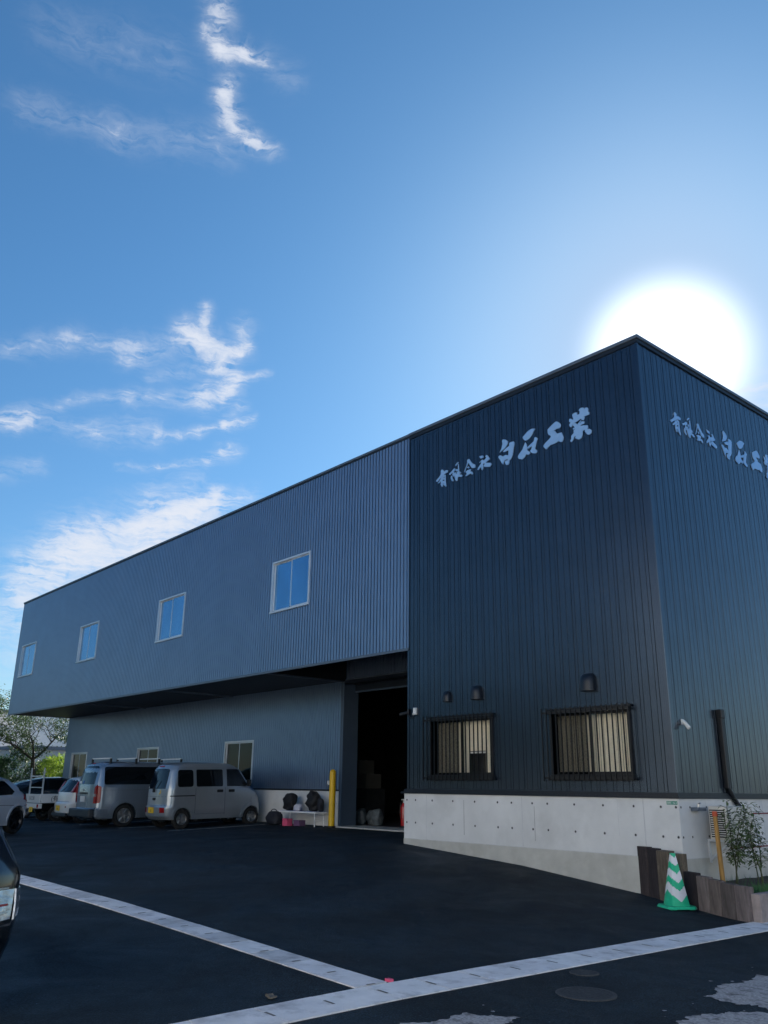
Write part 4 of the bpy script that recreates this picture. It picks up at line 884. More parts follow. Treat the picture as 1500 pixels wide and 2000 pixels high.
# scraps on the ground
o = MB(); pts = rough_poly([(0, 0), (.09, -.01), (.11, .035), (.03, .05)], .02, .03, 4)
o.prism(pts, lambda u, v, t: (u, v, t+.02*noise.noise(Vector((u*20, v*20, 0)))), .0, .012)
ob = o.build('paper_scrap', M['tan_scrap'] if 'tan_scrap' in M else M['cardboard']); ob.location = (1.10, -7.85, gz(1.1, -7.85)+.012); tag(ob, 'crumpled tan scrap by the gutter lids', 'scrap')
o = MB(); o.prism(rough_poly([(0, 0), (.06, 0), (.065, .04), (.005, .045)], .01, .03, 5), lambda u, v, t: (u, v, t), 0, .022)
ob = o.build('boundary_marker', M['pink']); ob.location = (1.26, -6.79, gz(1.26, -6.8)+.004); tag(ob, 'tiny red marker where the two gutter lines meet', 'marker')

# ------------------------------------------------------------------ vehicles
class Veh:
    """y = 0 rear, y = L front, x across; prof = closed side outline (y, z)"""
    def __init__(s, W, L, top, wheels, wr, belt, tum=.12, tum2=.0, zmin=.24, endr=.25, endin=.10, bulge=.10, low=.55, lowin=.06):
        s.W, s.L, s.top, s.wheels, s.wr, s.belt, s.tum, s.tum2 = W, L, top, wheels, wr, belt, tum, tum2
        s.endr, s.endin, s.bulge, s.low, s.lowin, s.zmin = endr, endin, bulge, low, lowin, zmin
        s.rear = [p for p in top if p[2:] != () and p[2] == 'r']
        s.front = [p for p in top if p[2:] != () and p[2] == 'f']
    def yr(s, z): q = sorted((p[1], p[0]) for p in s.rear); return interp(z, [a for a, b in q], [b for a, b in q])
    def yf(s, z): q = sorted((p[1], p[0]) for p in s.front); return interp(z, [a for a, b in q], [b for a, b in q])
    def hw(s, y, z):
        w = s.W/2
        if z > s.belt: w -= s.tum*(z-s.belt)+s.tum2*(z-s.belt)**2
        if z < s.low: w -= s.lowin*((s.low-z)/s.low)**1.3
        e = max(0, min(y-s.yr(z), s.yf(z)-y))
        if e < s.endr: t = 1-e/s.endr; w -= s.endin*t**2.6
        return w
    def M(s, xn, y, z, off=0):
        w = s.hw(y, z)
        er = y-s.yr(z); ef = s.yf(z)-y; yy = y
        if er < .5: yy += s.bulge*abs(xn)**3*(1-max(0, er)/.5)
        if ef < .5: yy -= s.bulge*abs(xn)**3*(1-max(0, ef)/.5)
        ztop = max(p[1] for p in s.top)
        zz = z-(.045*xn*xn*max(0, (z-(ztop-.25))/.25) if z > ztop-.25 else 0)
        return Vector((xn*w+math.copysign(off, xn)*(1 if abs(xn) > .999 else 0), yy, zz))
    def outline(s):
        pts = [(p[0], p[1]) for p in s.top]           # goes rear-bottom, up, over, front-bottom
        out = list(pts)
        for yc in sorted(s.wheels, reverse=True):
            r = s.wr*1.13; zc = s.wr
            a0 = math.asin(max(-1, min(1, (s.zmin-zc)/r)))
            for k in range(13):
                t = a0+(math.pi-2*a0)*k/12; out.append((yc+r*math.cos(t), zc+r*math.sin(t)))
        return out
    def grid_mesh(s, poly, x0, x1, ys, zs, xs=()):
        bm = bmesh.new()
        tri = tessellate_polygon([[Vector((a, b, 0)) for a, b in poly]])
        vs = [bm.verts.new((x0, a, b)) for a, b in poly]; fs = []
        for t in tri:
            try: fs.append(bm.faces.new([vs[i] for i in t]))
            except ValueError: pass
        if x1 is not None:
            r_ = bmesh.ops.extrude_face_region(bm, geom=fs)
            for e in r_['geom']:
                if isinstance(e, bmesh.types.BMVert): e.co.x = x1
        bmesh.ops.dissolve_limit(bm, angle_limit=R(.5), verts=bm.verts, edges=bm.edges) if False else None
        for k, vals in ((1, ys), (2, zs), (0, xs)):
            for v in vals:
                co = [0, 0, 0]; co[k] = v; no = [0, 0, 0]; no[k] = 1
                bmesh.ops.bisect_plane(bm, geom=bm.verts[:]+bm.edges[:]+bm.faces[:], plane_co=co, plane_no=no, dist=1e-5)
        return bm
    def finish(s, bm, name, m_, parent, smooth=35, bevel=0):
        bmesh.ops.remove_doubles(bm, verts=bm.verts, dist=1e-5)
        bmesh.ops.recalc_face_normals(bm, faces=bm.faces)
        me = bpy.data.meshes.new(name); bm.to_mesh(me); bm.free(); me.materials.append(m_)
        me.polygons.foreach_set('use_smooth', [True]*len(me.polygons)); me.set_sharp_from_angle(angle=R(smooth))
        o = bpy.data.objects.new(name, me); C.objects.link(o); o.parent = parent
        return o
    def body(s, m_, parent, name='body'):
        zs = [.3, .42, s.low, .7, .85, s.belt]+[s.belt+(max(p[1] for p in s.top)-s.belt)*k/5 for k in (1, 2, 3, 4)]
        ys = [.04, .1, .18, .28, .45]+[s.L-v for v in (.04, .1, .18, .28, .45, .8, 1.2)]+[s.L*.35, s.L*.5]
        bm = s.grid_mesh(s.outline(), -1, 1, ys, zs, (-.8, -.55, -.25, 0, .25, .55, .8))
        for v in bm.verts: v.co = s.M(v.co.x, v.co.y, v.co.z)
        return s.finish(bm, name, m_, parent, 32)
    def side(s, poly, sg, name, m_, parent, off=.004, th=.012):
        zs = sorted({s.belt, *[s.belt+.1*k for k in range(1, 8)], .3, .42, s.low, .7, .85}); ys = [.04, .1, .18, .28, .45]+[s.L-v for v in (.04, .1, .18, .28, .45, .8, 1.2)]
        bm = s.grid_mesh(poly, sg, sg*1.5, ys, zs)
        for v in bm.verts:
            o_ = off if abs(v.co.x) > 1.2 else off-th
            p = s.M(sg, v.co.y, v.co.z); p.x += sg*o_; v.co = p
        return s.finish(bm, name, m_, parent, 40)
    def end(s, poly, name, m_, parent, off=.005, th=.012, rear=True):
        """poly in (x metres, z)"""
        bm = s.grid_mesh([(a, b) for a, b in poly], 0, 1, [-.6, -.45, -.3, -.15, 0, .15, .3, .45, .6], [.3, .4, .5, .6, .7, .8, .9, 1.0, 1.1, 1.2, 1.3, 1.4, 1.5, 1.6])
        for v in bm.verts:
            lay, x, z = v.co.x, v.co.y, v.co.z
            y = (s.yr(z)+.002) if rear else (s.yf(z)-.002)
            w = s.hw(y, z); xn = max(-1, min(1, x/w)); p = s.M(xn, y, z)
            o_ = off if lay > .5 else off-th
            # offset along outward normal (approx in the y-z plane)
            dz = .02; f_ = s.yr if rear else s.yf
            sl = (f_(z+dz)-f_(z-dz))/(2*dz); nrm = Vector((0, -1, sl)).normalized() if rear else Vector((0, 1, -sl)).normalized()
            p = Vector((x, p.y, p.z)); v.co = p+nrm*o_
        return s.finish(bm, name, m_, parent, 40)
    def wheels_build(s, parent, rim_m, spokes=7, ww=.18, rr=.62):
        for y in s.wheels:
            for sg in (1, -1):
                r = s.wr; x = sg*(s.W/2-.035-ww)
                w = MB(); f = sg
                w.lathe([(0, f*(ww*.72)), (r*.13, f*(ww*.80)), (r*.17, f*(ww*.66)), (r*.20, f*(ww*.55)), (r*(rr-.08), f*(ww*.50)), (r*(rr-.02), f*(ww*.92)), (r*rr, f*ww*.96), (r*rr, 0)], (x, y, r), 'X', 28)
                for k in range(spokes):
                    t = 2*math.pi*k/spokes; c, sn = math.cos(t), math.sin(t); px, pz = -sn, c
                    h = r*.065
                    vs = []
                    for (q, dx, hh) in ((r*.12, .82, h*1.2), (r*(rr-.03), .90, h)):
                        for e in (-1, 1):
                            for xx in (dx*ww, .5*ww): vs.append((x+f*xx, y+c*q+px*hh*e, r+sn*q+pz*hh*e))
                    w.add(vs, [(0, 2, 6, 4), (0, 4, 5, 1), (2, 3, 7, 6), (0, 1, 3, 2), (4, 6, 7, 5)])
                wh_ = w.build('wheel', rim_m, parent, smooth=35)
                t_ = MB(); t_.lathe([(r*rr, 0), (r*rr*1.0, f*ww*.9), (r*.80, f*ww*1.02), (r*.93, f*ww*.99), (r*.985, f*ww*.88), (r, f*ww*.7), (r, f*ww*.2), (r*.95, 0), (r*.6, 0)], (x, y, r), 'X', 32)
                t_.build('tyre', M['tyre'], wh_, smooth=45)
    def under(s, parent):
        mb = MB(); w = s.W/2-.26; mb.box(-w, w, s.yr(.5)+.15, s.yf(.5)-.15, s.zmin-.03, .7); mb.build('underbody', M['black'], parent)
    def box_on(s, name, m_, parent, x0, x1, y0, y1, z0, z1, bevel=.006):
        mb = MB(); mb.box(x0, x1, y0, y1, z0, z1); return mb.build(name, m_, parent, bevel=bevel)
def rrect(x0, x1, z0, z1, r=.04, n=3):
    out = []
    for cx_, cz, a in ((x1-r, z1-r, 0), (x0+r, z1-r, 90), (x0+r, z0+r, 180), (x1-r, z0+r, 270)):
        for k in range(n+1): t = R(a+90*k/n); out.append((cx_+r*math.cos(t), cz+r*math.sin(t)))
    return out
def plate_marks(parent, W_, Hh, x, y, z, m_, txt, col='black', big=.07):
    mb = MB(); mb.box(x-W_/2, x+W_/2, y-.012, y, z-Hh/2, z+Hh/2); p = mb.build('number_plate', m_, parent, bevel=.003)
    mb = MB(); text_mb(txt, big, lambda u, v, t: (x+u, y-.0125-t, z-.02+v), mb, .001)
    mb.build('plate_digits', M[col], p, recalc=False); return p
def place(root, x, y, front_dz, scale):
    z = gz(x, y); root.location = (x, y, z); root.scale = (scale,)*3; root.rotation_euler = (R(front_dz), 0, root.rotation_euler.z)

# --- silver kei van
kv = thing('kei_van', 'small silver beige van with yellow plate, nearest to the bench', 'van')
v = Veh(1.475, 3.40, [(.10, .26, 'r'), (.0, .36, 'r'), (-.01, .60, 'r'), (.03, .66, 'r'), (.05, 1.08, 'r'), (.17, 1.66, 'r'), (.26, 1.80, 'r'), (.40, 1.86, 'r'), (1.0, 1.885), (2.2, 1.86), (2.50, 1.78, 'f'), (2.68, 1.66, 'f'), (3.02, 1.16, 'f'), (3.24, 1.02, 'f'), (3.36, .82, 'f'), (3.40, .55, 'f'), (3.38, .30, 'f'), (3.30, .26, 'f')],
        [.60, 2.98], .275, 1.14, .14, .05, zmin=.26)
v.body(M['silver_beige'], kv); v.under(kv); v.wheels_build(kv, M['rim'], 6, .15, .58)
for sg in (1, -1):
    v.side(rrect(.36, .92, 1.17, 1.66, .08), sg, 'side_window', M['car_glass'], kv)
    dr = v.side([(1.00, .40), (1.00, .405), (2.02, .405), (2.02, .40)], sg, 'door_seam', M['black'], kv, .002)
    v.side(rrect(1.02, 1.92, 1.17, 1.67, .05), sg, 'side_window', M['car_glass'], kv)
    v.side([(2.06, 1.17), (2.88, 1.17), (2.86, 1.22), (2.58, 1.64), (2.50, 1.68), (2.06, 1.68)], sg, 'side_window', M['car_glass'], kv)
    v.side(rrect(.10, .98, .905, .935, .01), sg, 'door_rail', M['black'], kv, .006)
    v.side(rrect(1.72, 1.92, 1.00, 1.08, .02), sg, 'door_handle', M['black'], kv, .022, .03)
    v.side(rrect(2.12, 2.32, 1.00, 1.08, .02), sg, 'door_handle', M['black'], kv, .022, .03)
    for ya in (1.0, 2.0, 2.95): v.side([(ya-.004, .36), (ya+.004, .36), (ya+.004, 1.14), (ya-.004, 1.14)], sg, 'door_seam', M['black'], kv, .0015)
    for yc in v.wheels:
        pl = [(yc+.42*math.cos(math.pi*k/14), .275+.42*math.sin(math.pi*k/14)) for k in range(15)]+[(yc+.33*math.cos(math.pi*(14-k)/14), .275+.33*math.sin(math.pi*(14-k)/14)) for k in range(15)]
        v.side(pl, sg, 'wheel_arch', M['silver_beige'], kv, .018, .03)
    mb = MB(); mb.box(sg*.74, sg*.90, 2.74, 2.82, 1.16, 1.36); mb.build('wing_mirror', M['black'], kv, bevel=.02)
    v.end([(sg*.42, .46), (sg*.60, .46), (sg*.60, .60), (sg*.42, .60)], 'tail_lamp', M['tail_red'], kv, .008)
v.end([(-.53, 1.12), (.53, 1.12), (.50, 1.64), (.44, 1.69), (-.44, 1.69), (-.50, 1.64)], 'rear_window', M['hatch_glass'], kv)
v.end([(-.60, .655), (.60, .655), (.60, .662), (-.60, .662)], 'hatch_seam', M['black'], kv, .002)
v.end([(-.60, .90), (.60, .90), (.60, .906), (-.60, .906)], 'hatch_seam', M['black'], kv, .002)
v.end(rrect(-.08, .08, .80, .87, .03), 'hatch_handle', M['black'], kv, .02, .03)
v.end([(.26, .96), (.34, .99), (.36, 1.06), (.30, 1.10), (.33, 1.04), (.27, 1.0)], 'sticker', M['plate_yellow'], kv)
v.end(rrect(-.16, .16, 1.735, 1.775, .01), 'brake_lamp', M['tail_red'], kv, .01)
mb = MB(); mb.tube((-.02, .0, 1.13), (.18, .04, 1.36), .012); mb.box(-.05, .02, -.01, .04, 1.02, 1.12); mb.build('rear_wiper', M['black'], kv)
plate_marks(kv, .33, .165, -.05, -.010, .525, M['plate_yellow'], '65', 'darkgreen' if 'darkgreen' in M else 'black', .11)
v.end([(-.57, 1.13), (-.50, 1.13), (-.50, 1.18), (-.57, 1.18)], 'sticker', M['white'], kv, .009)
v.end([(-.55, 1.10), (.55, 1.10), (.50, 1.60), (-.50, 1.60)], 'windscreen', M['car_glass'], kv, rear=False)
place(kv, -15.44, -.76, 1.5, .925)

# --- silver large van with roof rack
hv = thing('large_van', 'large silver van with dark side glass and white roof rack bars', 'van')
v = Veh(1.69, 4.55, [(.12, .26, 'r'), (.02, .34, 'r'), (.0, .56, 'r'), (.05, .58, 'r'), (.06, 1.20, 'r'), (.16, 1.72, 'r'), (.24, 1.88, 'r'), (.40, 1.96, 'r'), (1.0, 1.985), (3.0, 1.96), (3.50, 1.86, 'f'), (3.66, 1.76, 'f'), (4.14, 1.22, 'f'), (4.40, 1.06, 'f'), (4.52, .85, 'f'), (4.55, .55, 'f'), (4.52, .30, 'f'), (4.42, .26, 'f')],
        [1.10, 3.62], .34, 1.20, .16, .05, zmin=.27)
v.body(M['silver'], hv); v.under(hv); v.wheels_build(hv, M['rim'], 6, .20, .66)
for sg in (1, -1):
    v.side(rrect(.30, 3.0, 1.27, 1.82, .07), sg, 'side_window', M['car_glass'], hv)
    v.side([(3.05, 1.27), (3.98, 1.27), (3.56, 1.78), (3.05, 1.80)], sg, 'side_window', M['car_glass'], hv)
    v.side([(.06, 1.10), (4.3, 1.10), (4.3, 1.108), (.06, 1.108)], sg, 'body_crease', M['bumper_dark'], hv, .002)
    v.side([(.0, .60), (.62, .60), (.62, .607), (.0, .607)], sg, 'body_crease', M['bumper_dark'], hv, .002)
    for ya in (1.95, 3.02): v.side([(ya-.005, .34), (ya+.005, .34), (ya+.005, 1.26), (ya-.005, 1.26)], sg, 'door_seam', M['black'], hv, .002)
    for yc in v.wheels:
        pl = [(yc+.54*math.cos(math.pi*k/16), .34+.54*math.sin(math.pi*k/16)) for k in range(17)]+[(yc+.41*math.cos(math.pi*(16-k)/16), .34+.41*math.sin(math.pi*(16-k)/16)) for k in range(17)]
        v.side(pl, sg, 'wheel_arch', M['silver'], hv, .020, .03)
    tl = v.end([(sg*.66, .72), (sg*.80, .72), (sg*.80, 1.20), (sg*.76, 1.26), (sg*.68, 1.20)], 'tail_lamp', M['tail_red'], hv, .012, .03)
    v.end([(sg*.665, .92), (sg*.785, .92), (sg*.785, 1.0), (sg*.665, 1.0)], 'reversing_lamp', M['tail_clear'], hv, .016)
    v.side(rrect(.02, .20, .73, 1.23, .05), sg, 'tail_lamp_side', M['tail_red'], hv, .008)
    mb = MB(); mb.box(sg*.82, sg*1.0, 3.75, 3.84, 1.25, 1.50); mb.build('wing_mirror', M['black'], hv, bevel=.02)
v.end([(-.60, 1.28), (.60, 1.28), (.57, 1.78), (.50, 1.84), (-.50, 1.84), (-.57, 1.78)], 'rear_window', M['hatch_glass'], hv)
v.end(rrect(-.30, .30, .985, 1.04, .02), 'hatch_handle', M['black'], hv, .014, .03)
v.end([(-.05, 1.08), (.0, 1.14), (.05, 1.08), (.03, 1.08), (0, 1.11), (-.03, 1.08)], 'badge', M['rim'], hv, .012)
v.end(rrect(-.22, .22, .74, .94, .02), 'plate_recess', M['silver_beige'], hv, .002)
v.end(rrect(-.10, .10, 1.895, 1.925, .01), 'brake_lamp', M['tail_red'], hv, .012)
v.end([(-.58, 1.30), (-.30, 1.30), (-.30, 1.37), (-.58, 1.37)], 'sticker', M['white'], hv, .009)
v.end([(-.22, 1.30), (-.08, 1.30), (-.10, 1.40)], 'sticker', M['plate_cyan'] if 'plate_cyan' in M else M['blue_vinyl'], hv, .009)
plate_marks(hv, .33, .165, .0, .045, .84, M['plate_white'], '12-34'[:0] or '', 'black') if False else None
mb = MB(); mb.box(-.165, .165, .030, .044, .76, .925); mb.build('number_plate', M['plate_white'], hv, bevel=.003)
mb = MB(); mb.box(-.80, .80, -.06, .12, .30, .56); mb.build('rear_bumper', M['bumper_dark'], hv, bevel=.04)
v.end([(-.6, 1.2), (.6, 1.2), (.56, 1.7), (-.56, 1.7)], 'windscreen', M['car_glass'], hv, rear=False)
rk = bpy.data.objects.new('roof_rack', None); C.objects.link(rk); rk.parent = hv
for y in (.55, 1.40, 2.20, 3.0):
    mb = MB(); mb.box(-.70, .72, y-.022, y+.022, 2.045, 2.085); mb.build('cross_bar', M['white_plastic'], rk, bevel=.008)
    mb = MB(); mb.box(-.74, -.68, y-.03, y+.03, 1.90, 2.06); mb.box(.68, .745, y-.03, y+.03, 1.90, 2.06); mb.build('rack_foot', M['black'], rk, bevel=.008)
place(hv, -17.92, -1.77, 1.2, .915)

# --- white kei hatchback
wk = thing('kei_hatchback', 'small white hatchback with high red lamps, left of the large silver van', 'car')
v = Veh(1.475, 3.35, [(.12, .24, 'r'), (.0, .34, 'r'), (-.02, .62, 'r'), (.06, .70, 'r'), (.08, .98, 'r'), (.30, 1.38, 'r'), (.42, 1.46, 'r'), (.75, 1.51, 'r'), (1.6, 1.53), (2.0, 1.48, 'f'), (2.2, 1.40, 'f'), (2.72, 1.02, 'f'), (3.15, .88, 'f'), (3.30, .70, 'f'), (3.35, .45, 'f'), (3.30, .24, 'f')],
        [.55, 2.80], .28, .98, .28, .1, zmin=.22, endin=.14)
v.body(M['white_paint'], wk); v.under(wk); v.wheels_build(wk, M['rim'], 6, .15, .6)
for sg in (1, -1):
    v.side([(.42, 1.02), (1.15, 1.0), (1.15, 1.40), (.62, 1.40)], sg, 'side_window', M['car_glass'], wk)
    v.side([(1.22, 1.0), (2.48, 1.0), (1.98, 1.38), (1.22, 1.41)], sg, 'side_window', M['car_glass'], wk)
    v.end([(sg*.56, .98), (sg*.68, .98), (sg*.64, 1.34), (sg*.55, 1.36)], 'tail_lamp', M['tail_red'], wk, .014, .03)
    v.side([(.10, .98), (.24, .98), (.42, 1.34), (.33, 1.34)], sg, 'tail_lamp_side', M['tail_red'], wk, .008)
    v.end(rrect(sg*.50-.02, sg*.50+.02, .50, .54, .015), 'reflector', M['tail_red'], wk, .01)
v.end([(-.53, .99), (.53, .99), (.50, 1.36), (.42, 1.40), (-.42, 1.40), (-.50, 1.36)], 'rear_window', M['hatch_glass'], wk)
v.end([(-.56, .68), (.56, .68), (.56, .688), (-.56, .688)], 'hatch_seam', M['black'], wk, .004)
plate_marks(wk, .33, .165, .0, -.018, .48, M['plate_yellow'], '46', 'black', .10)
mb = MB(); mb.box(-.62, .62, .0, .1, .22, .32); mb.build('rear_skirt', M['bumper_dark'], wk, bevel=.02)
place(wk, -20.9, -1.28, 1.0, .93)

# --- white kei truck
kt = thing('kei_truck', 'white flatbed mini truck with upright ladder posts and yellow plate', 'truck')
W2 = .70
mb = MB(); mb.box(-.30, .30, .12, 3.3, .38, .60); mb.box(-.68, .68, .1, 2.0, .58, .62); mb.build('chassis', M['black'], kt)
mb = MB(); mb.box(-W2, W2, .02, 2.02, .62, .66); mb.build('bed', M['white_paint'], kt)
tg = MB(); tg.box(-W2, W2, -.02, .02, .62, .90); tg.box(-W2-.01, W2+.01, -.035, .03, .885, .915); tg = tg.build('tailgate', M['white_paint'], kt, bevel=.006)
mb = MB(); text_mb('白石工業', .14, lambda u, v_, t: (u-.1, -.022-t, .765+v_), mb, .002); mb.build('tailgate_text', M['black'], tg, recalc=False)
for sg in (1, -1):
    sdp = MB(); sdp.box(min(sg*W2, sg*(W2+.03)), max(sg*W2, sg*(W2+.03)), .035, 2.0, .62, .90); sdp = sdp.build('side_board', M['white_paint'], kt, bevel=.006)
    if sg == 1:
        mb = MB(); text_mb('(有)白石', .20, lambda u, v_, t: (W2+.032+t, .72+u, .755+v_), mb, .002); mb.build('side_text', M['black'], sdp, recalc=False)
mb = MB(); mb.box(-W2, W2, -.03, .08, .44, .60); rb_ = mb.build('rear_panel', M['white_paint'], kt, bevel=.01)
for sg in (1, -1):
    mb = MB(); mb.box(sg*.58-.06, sg*.58+.06, -.045, -.03, .47, .58); mb.build('tail_lamp', M['tail_red'], kt)
plate_marks(kt, .33, .165, .0, -.04, .40, M['plate_yellow'], '34', 'black', .10)
rk = bpy.data.objects.new('ladder_frame', None); C.objects.link(rk); rk.parent = kt
for sg in (1, -1):
    mb = MB(); mb.box(sg*.64-.022, sg*.64+.022, .04, .085, .915, 1.80); mb.build('post', M['post_metal'] if 'post_metal' in M else M['aluminium'], rk)
mb = MB(); mb.box(-.62, .62, .05, .08, 1.50, 1.535); mb.box(-.62, .62, .05, .08, 1.12, 1.15); mb.build('rail', M['aluminium'], rk)
v = Veh(1.475, 3.35, [(2.06, .40, 'r'), (2.05, .9, 'r'), (2.06, 1.60, 'r'), (2.16, 1.74, 'r'), (2.6, 1.77), (2.75, 1.72, 'f'), (3.12, 1.0, 'f'), (3.30, .85, 'f'), (3.35, .45, 'f'), (3.3, .30, 'f')], [2.72], .27, 1.0, .15, .05, zmin=.30, endin=.04)
v.body(M['white_paint'], kt, 'cab')
v.wheels = [.62, 2.72]; v.wheels_build(kt, M['rim'], 6, .14, .58)
for sg in (1, -1): v.side([(2.3, 1.02), (3.02, 1.02), (2.78, 1.55), (2.3, 1.60)], sg, 'side_window', M['car_glass'], kt)
v.end([(-.5, 1.05), (.5, 1.05), (.5, 1.55), (-.5, 1.55)], 'rear_window', M['car_glass'], kt)
mb = MB(); mb.box(-.69, -.55, .3, 1.0, .30, .44); mb.box(.55, .69, 1.3, 1.7, .30, .5); mb.build('mudguard', M['black'], kt)
place(kt, -22.6, -1.50, 1.0, .93)

# generic rounded car
def car(name, label, paint, W, L, top, wheels, wr, belt, wins, rearglass, rimm, **kw):
    o = thing(name, label, 'car'); v = Veh(W, L, top, wheels, wr, belt, **kw); v.body(paint, o); v.under(o); v.wheels_build(o, rimm, 7, .19, .68)
    for sg in (1, -1):
        for w_ in wins: v.side(w_, sg, 'side_window', M['car_glass'], o)
    v.end(rearglass, 'rear_window', M['hatch_glass'], o)
    return o, v
PR = [(.14, .24, 'r'), (.02, .34, 'r'), (-.02, .60, 'r'), (.04, .80, 'r'), (.08, 1.04, 'r'), (.12, 1.10, 'r'), (.55, 1.24, 'r'), (1.0, 1.36, 'r'), (1.5, 1.45, 'r'), (2.2, 1.49), (2.5, 1.46, 'f'), (2.75, 1.40, 'f'), (3.55, 1.04, 'f'), (4.10, .90, 'f'), (4.36, .70, 'f'), (4.42, .45, 'f'), (4.36, .24, 'f')]
dc, v = car('liftback_car', 'dark teal sloping liftback behind the mini truck', M['dark_paint'], 1.72, 4.42, PR, [.85, 3.5], .315, .98, [[(.75, 1.06), (1.6, 1.02), (1.6, 1.38), (1.3, 1.34)], [(1.66, 1.02), (3.3, 1.0), (2.65, 1.36), (1.66, 1.40)]],
            [(-.55, 1.10), (.55, 1.10), (.48, 1.42), (-.48, 1.42)], M['rim'], zmin=.22, tum=.38, endin=.16)
for sg in (1, -1): v.end([(sg*.60, .78), (sg*.80, .78), (sg*.80, 1.02), (sg*.62, 1.0)], 'tail_lamp', M['tail_clear'], dc, .012, .03)
place(dc, -25.75, -1.75, 1.0, .95)

HB = [(.14, .24, 'r'), (.02, .36, 'r'), (-.02, .62, 'r'), (.03, .84, 'r'), (.14, 1.00, 'r'), (.40, 1.22, 'r'), (.62, 1.38, 'r'), (.9, 1.45, 'r'), (1.7, 1.50), (2.2, 1.47, 'f'), (2.5, 1.40, 'f'), (3.25, 1.02, 'f'), (3.85, .90, 'f'), (4.12, .70, 'f'), (4.18, .45, 'f'), (4.12, .24, 'f')]
wc, v = car('hatchback', 'pearl white car at the left edge, seen from its rear wheel', M['pearl_paint'], 1.74, 4.18, HB, [.52, 3.10], .33, .92, [[(.74, 1.06), (.86, .98), (1.62, .96), (1.62, 1.34), (1.1, 1.33)], [(1.68, .96), (3.05, .95), (2.45, 1.34), (1.68, 1.36)]],
            [(-.56, 1.02), (.56, 1.02), (.48, 1.36), (-.48, 1.36)], M['dark_rim'], zmin=.22, tum=.34, endin=.15)
for sg in (1, -1):
    v.end([(sg*.58, .80), (sg*.80, .80), (sg*.78, .98), (sg*.60, .98)], 'tail_lamp', M['tail_red'], wc, .012, .03)
    v.side([(.05, .82), (.34, .86), (.30, .98), (.14, .98)], sg, 'tail_lamp_side', M['tail_red'], wc, .006)
    for yc in v.wheels:
        pl = [(yc+.44*math.cos(math.pi*k/16), .33+.44*math.sin(math.pi*k/16)) for k in range(17)]+[(yc+.385*math.cos(math.pi*(16-k)/16), .33+.385*math.sin(math.pi*(16-k)/16)) for k in range(17)]
        v.side(pl, sg, 'wheel_arch', M['pearl_paint'], wc, .014, .03)
    v.side([(.05, .70), (3.9, .74), (3.9, .752), (.05, .712)], sg, 'body_crease', M['bumper_dark'], wc, .001)
wc.location = (-17.45, -4.07, gz(-16.5, -4)); wc.rotation_euler = (0, 0, R(216)); wc.scale = (.97,)*3

NB = [(.20, .22, 'r'), (.06, .34, 'r'), (.0, .50, 'r'), (.0, .66, 'r'), (.03, .82, 'r'), (.04, .98, 'r'), (.16, 1.22, 'r'), (.34, 1.42, 'r'), (.55, 1.50, 'r'), (1.7, 1.54), (2.2, 1.50, 'f'), (2.5, 1.42, 'f'), (3.25, 1.04, 'f'), (3.75, .92, 'f'), (4.0, .70, 'f'), (4.06, .45, 'f'), (4.0, .22, 'f')]
nc, v = car('black_hatchback', 'glossy black car at the lower left edge with clear rear lamp', M['black_paint'], 1.70, 4.06, NB, [.80, 3.30], .32, .93, [[(.55, 1.02), (1.62, .98), (1.62, 1.40), (.9, 1.40)], [(1.68, .98), (3.05, .97), (2.45, 1.38), (1.68, 1.41)]],
            [(-.62, 1.04), (.62, 1.04), (.54, 1.38), (-.54, 1.38)], M['dark_rim'], zmin=.22, tum=.42, endin=.09, bulge=.14, low=.75, lowin=.14)
for sg in (1, -1):
    v.end([(sg*.50, .64), (sg*.73, .65), (sg*.755, .84), (sg*.50, .84)], 'rear_lamp', M['tail_clear'], nc, .010, .03)
    v.side([(-.02, .645), (.20, .68), (.30, .84), (.02, .84)], sg, 'rear_lamp_side', M['tail_clear'], nc, .008)
v.end([(-.6, .655), (.6, .655), (.6, .662), (-.6, .662)], 'bumper_seam', M['bumper_dark'], nc, .002)
v.end([(-.55, .845), (.70, .845), (.70, .855), (-.55, .855)], 'chrome_strip', M['rim'], nc, .012)
for k, (za, zb2, mm) in enumerate(((.79, .80, 'rim'), (.735, .75, 'tail_red'), (.69, .70, 'rim'))):
    v.end([(.30, za), (.70, za), (.70, zb2), (.30, zb2)], 'lamp_strip', M[mm], nc, .0125)
nc.location = (.70, -10.335, gz(.6, -10.4)); nc.rotation_euler = (0, 0, R(90+6))

# ------------------------------------------------------------------ background beyond the building's left end
mb = MB(); mb.box(-.10, .10, -14, 16, -.3, 1.28); 
for k in range(36): mb.box(.10, .104, -14+k*.8, -14+k*.8+.012, -.3, 1.28)
for k in range(24): mb.box(.101, .106, -8+k*.8+.2, -8+k*.8+.5, .86, 1.06, 1)
mb.box(-.13, .13, -14, 16, 1.28, 1.34)
ob = mb.build('block_fence', [M['block_wall'], M['tie_hole']]); ob.location = (-40.0, 0, 0); tag(ob, 'low grey concrete block wall with openings behind the parked cars', 'wall')

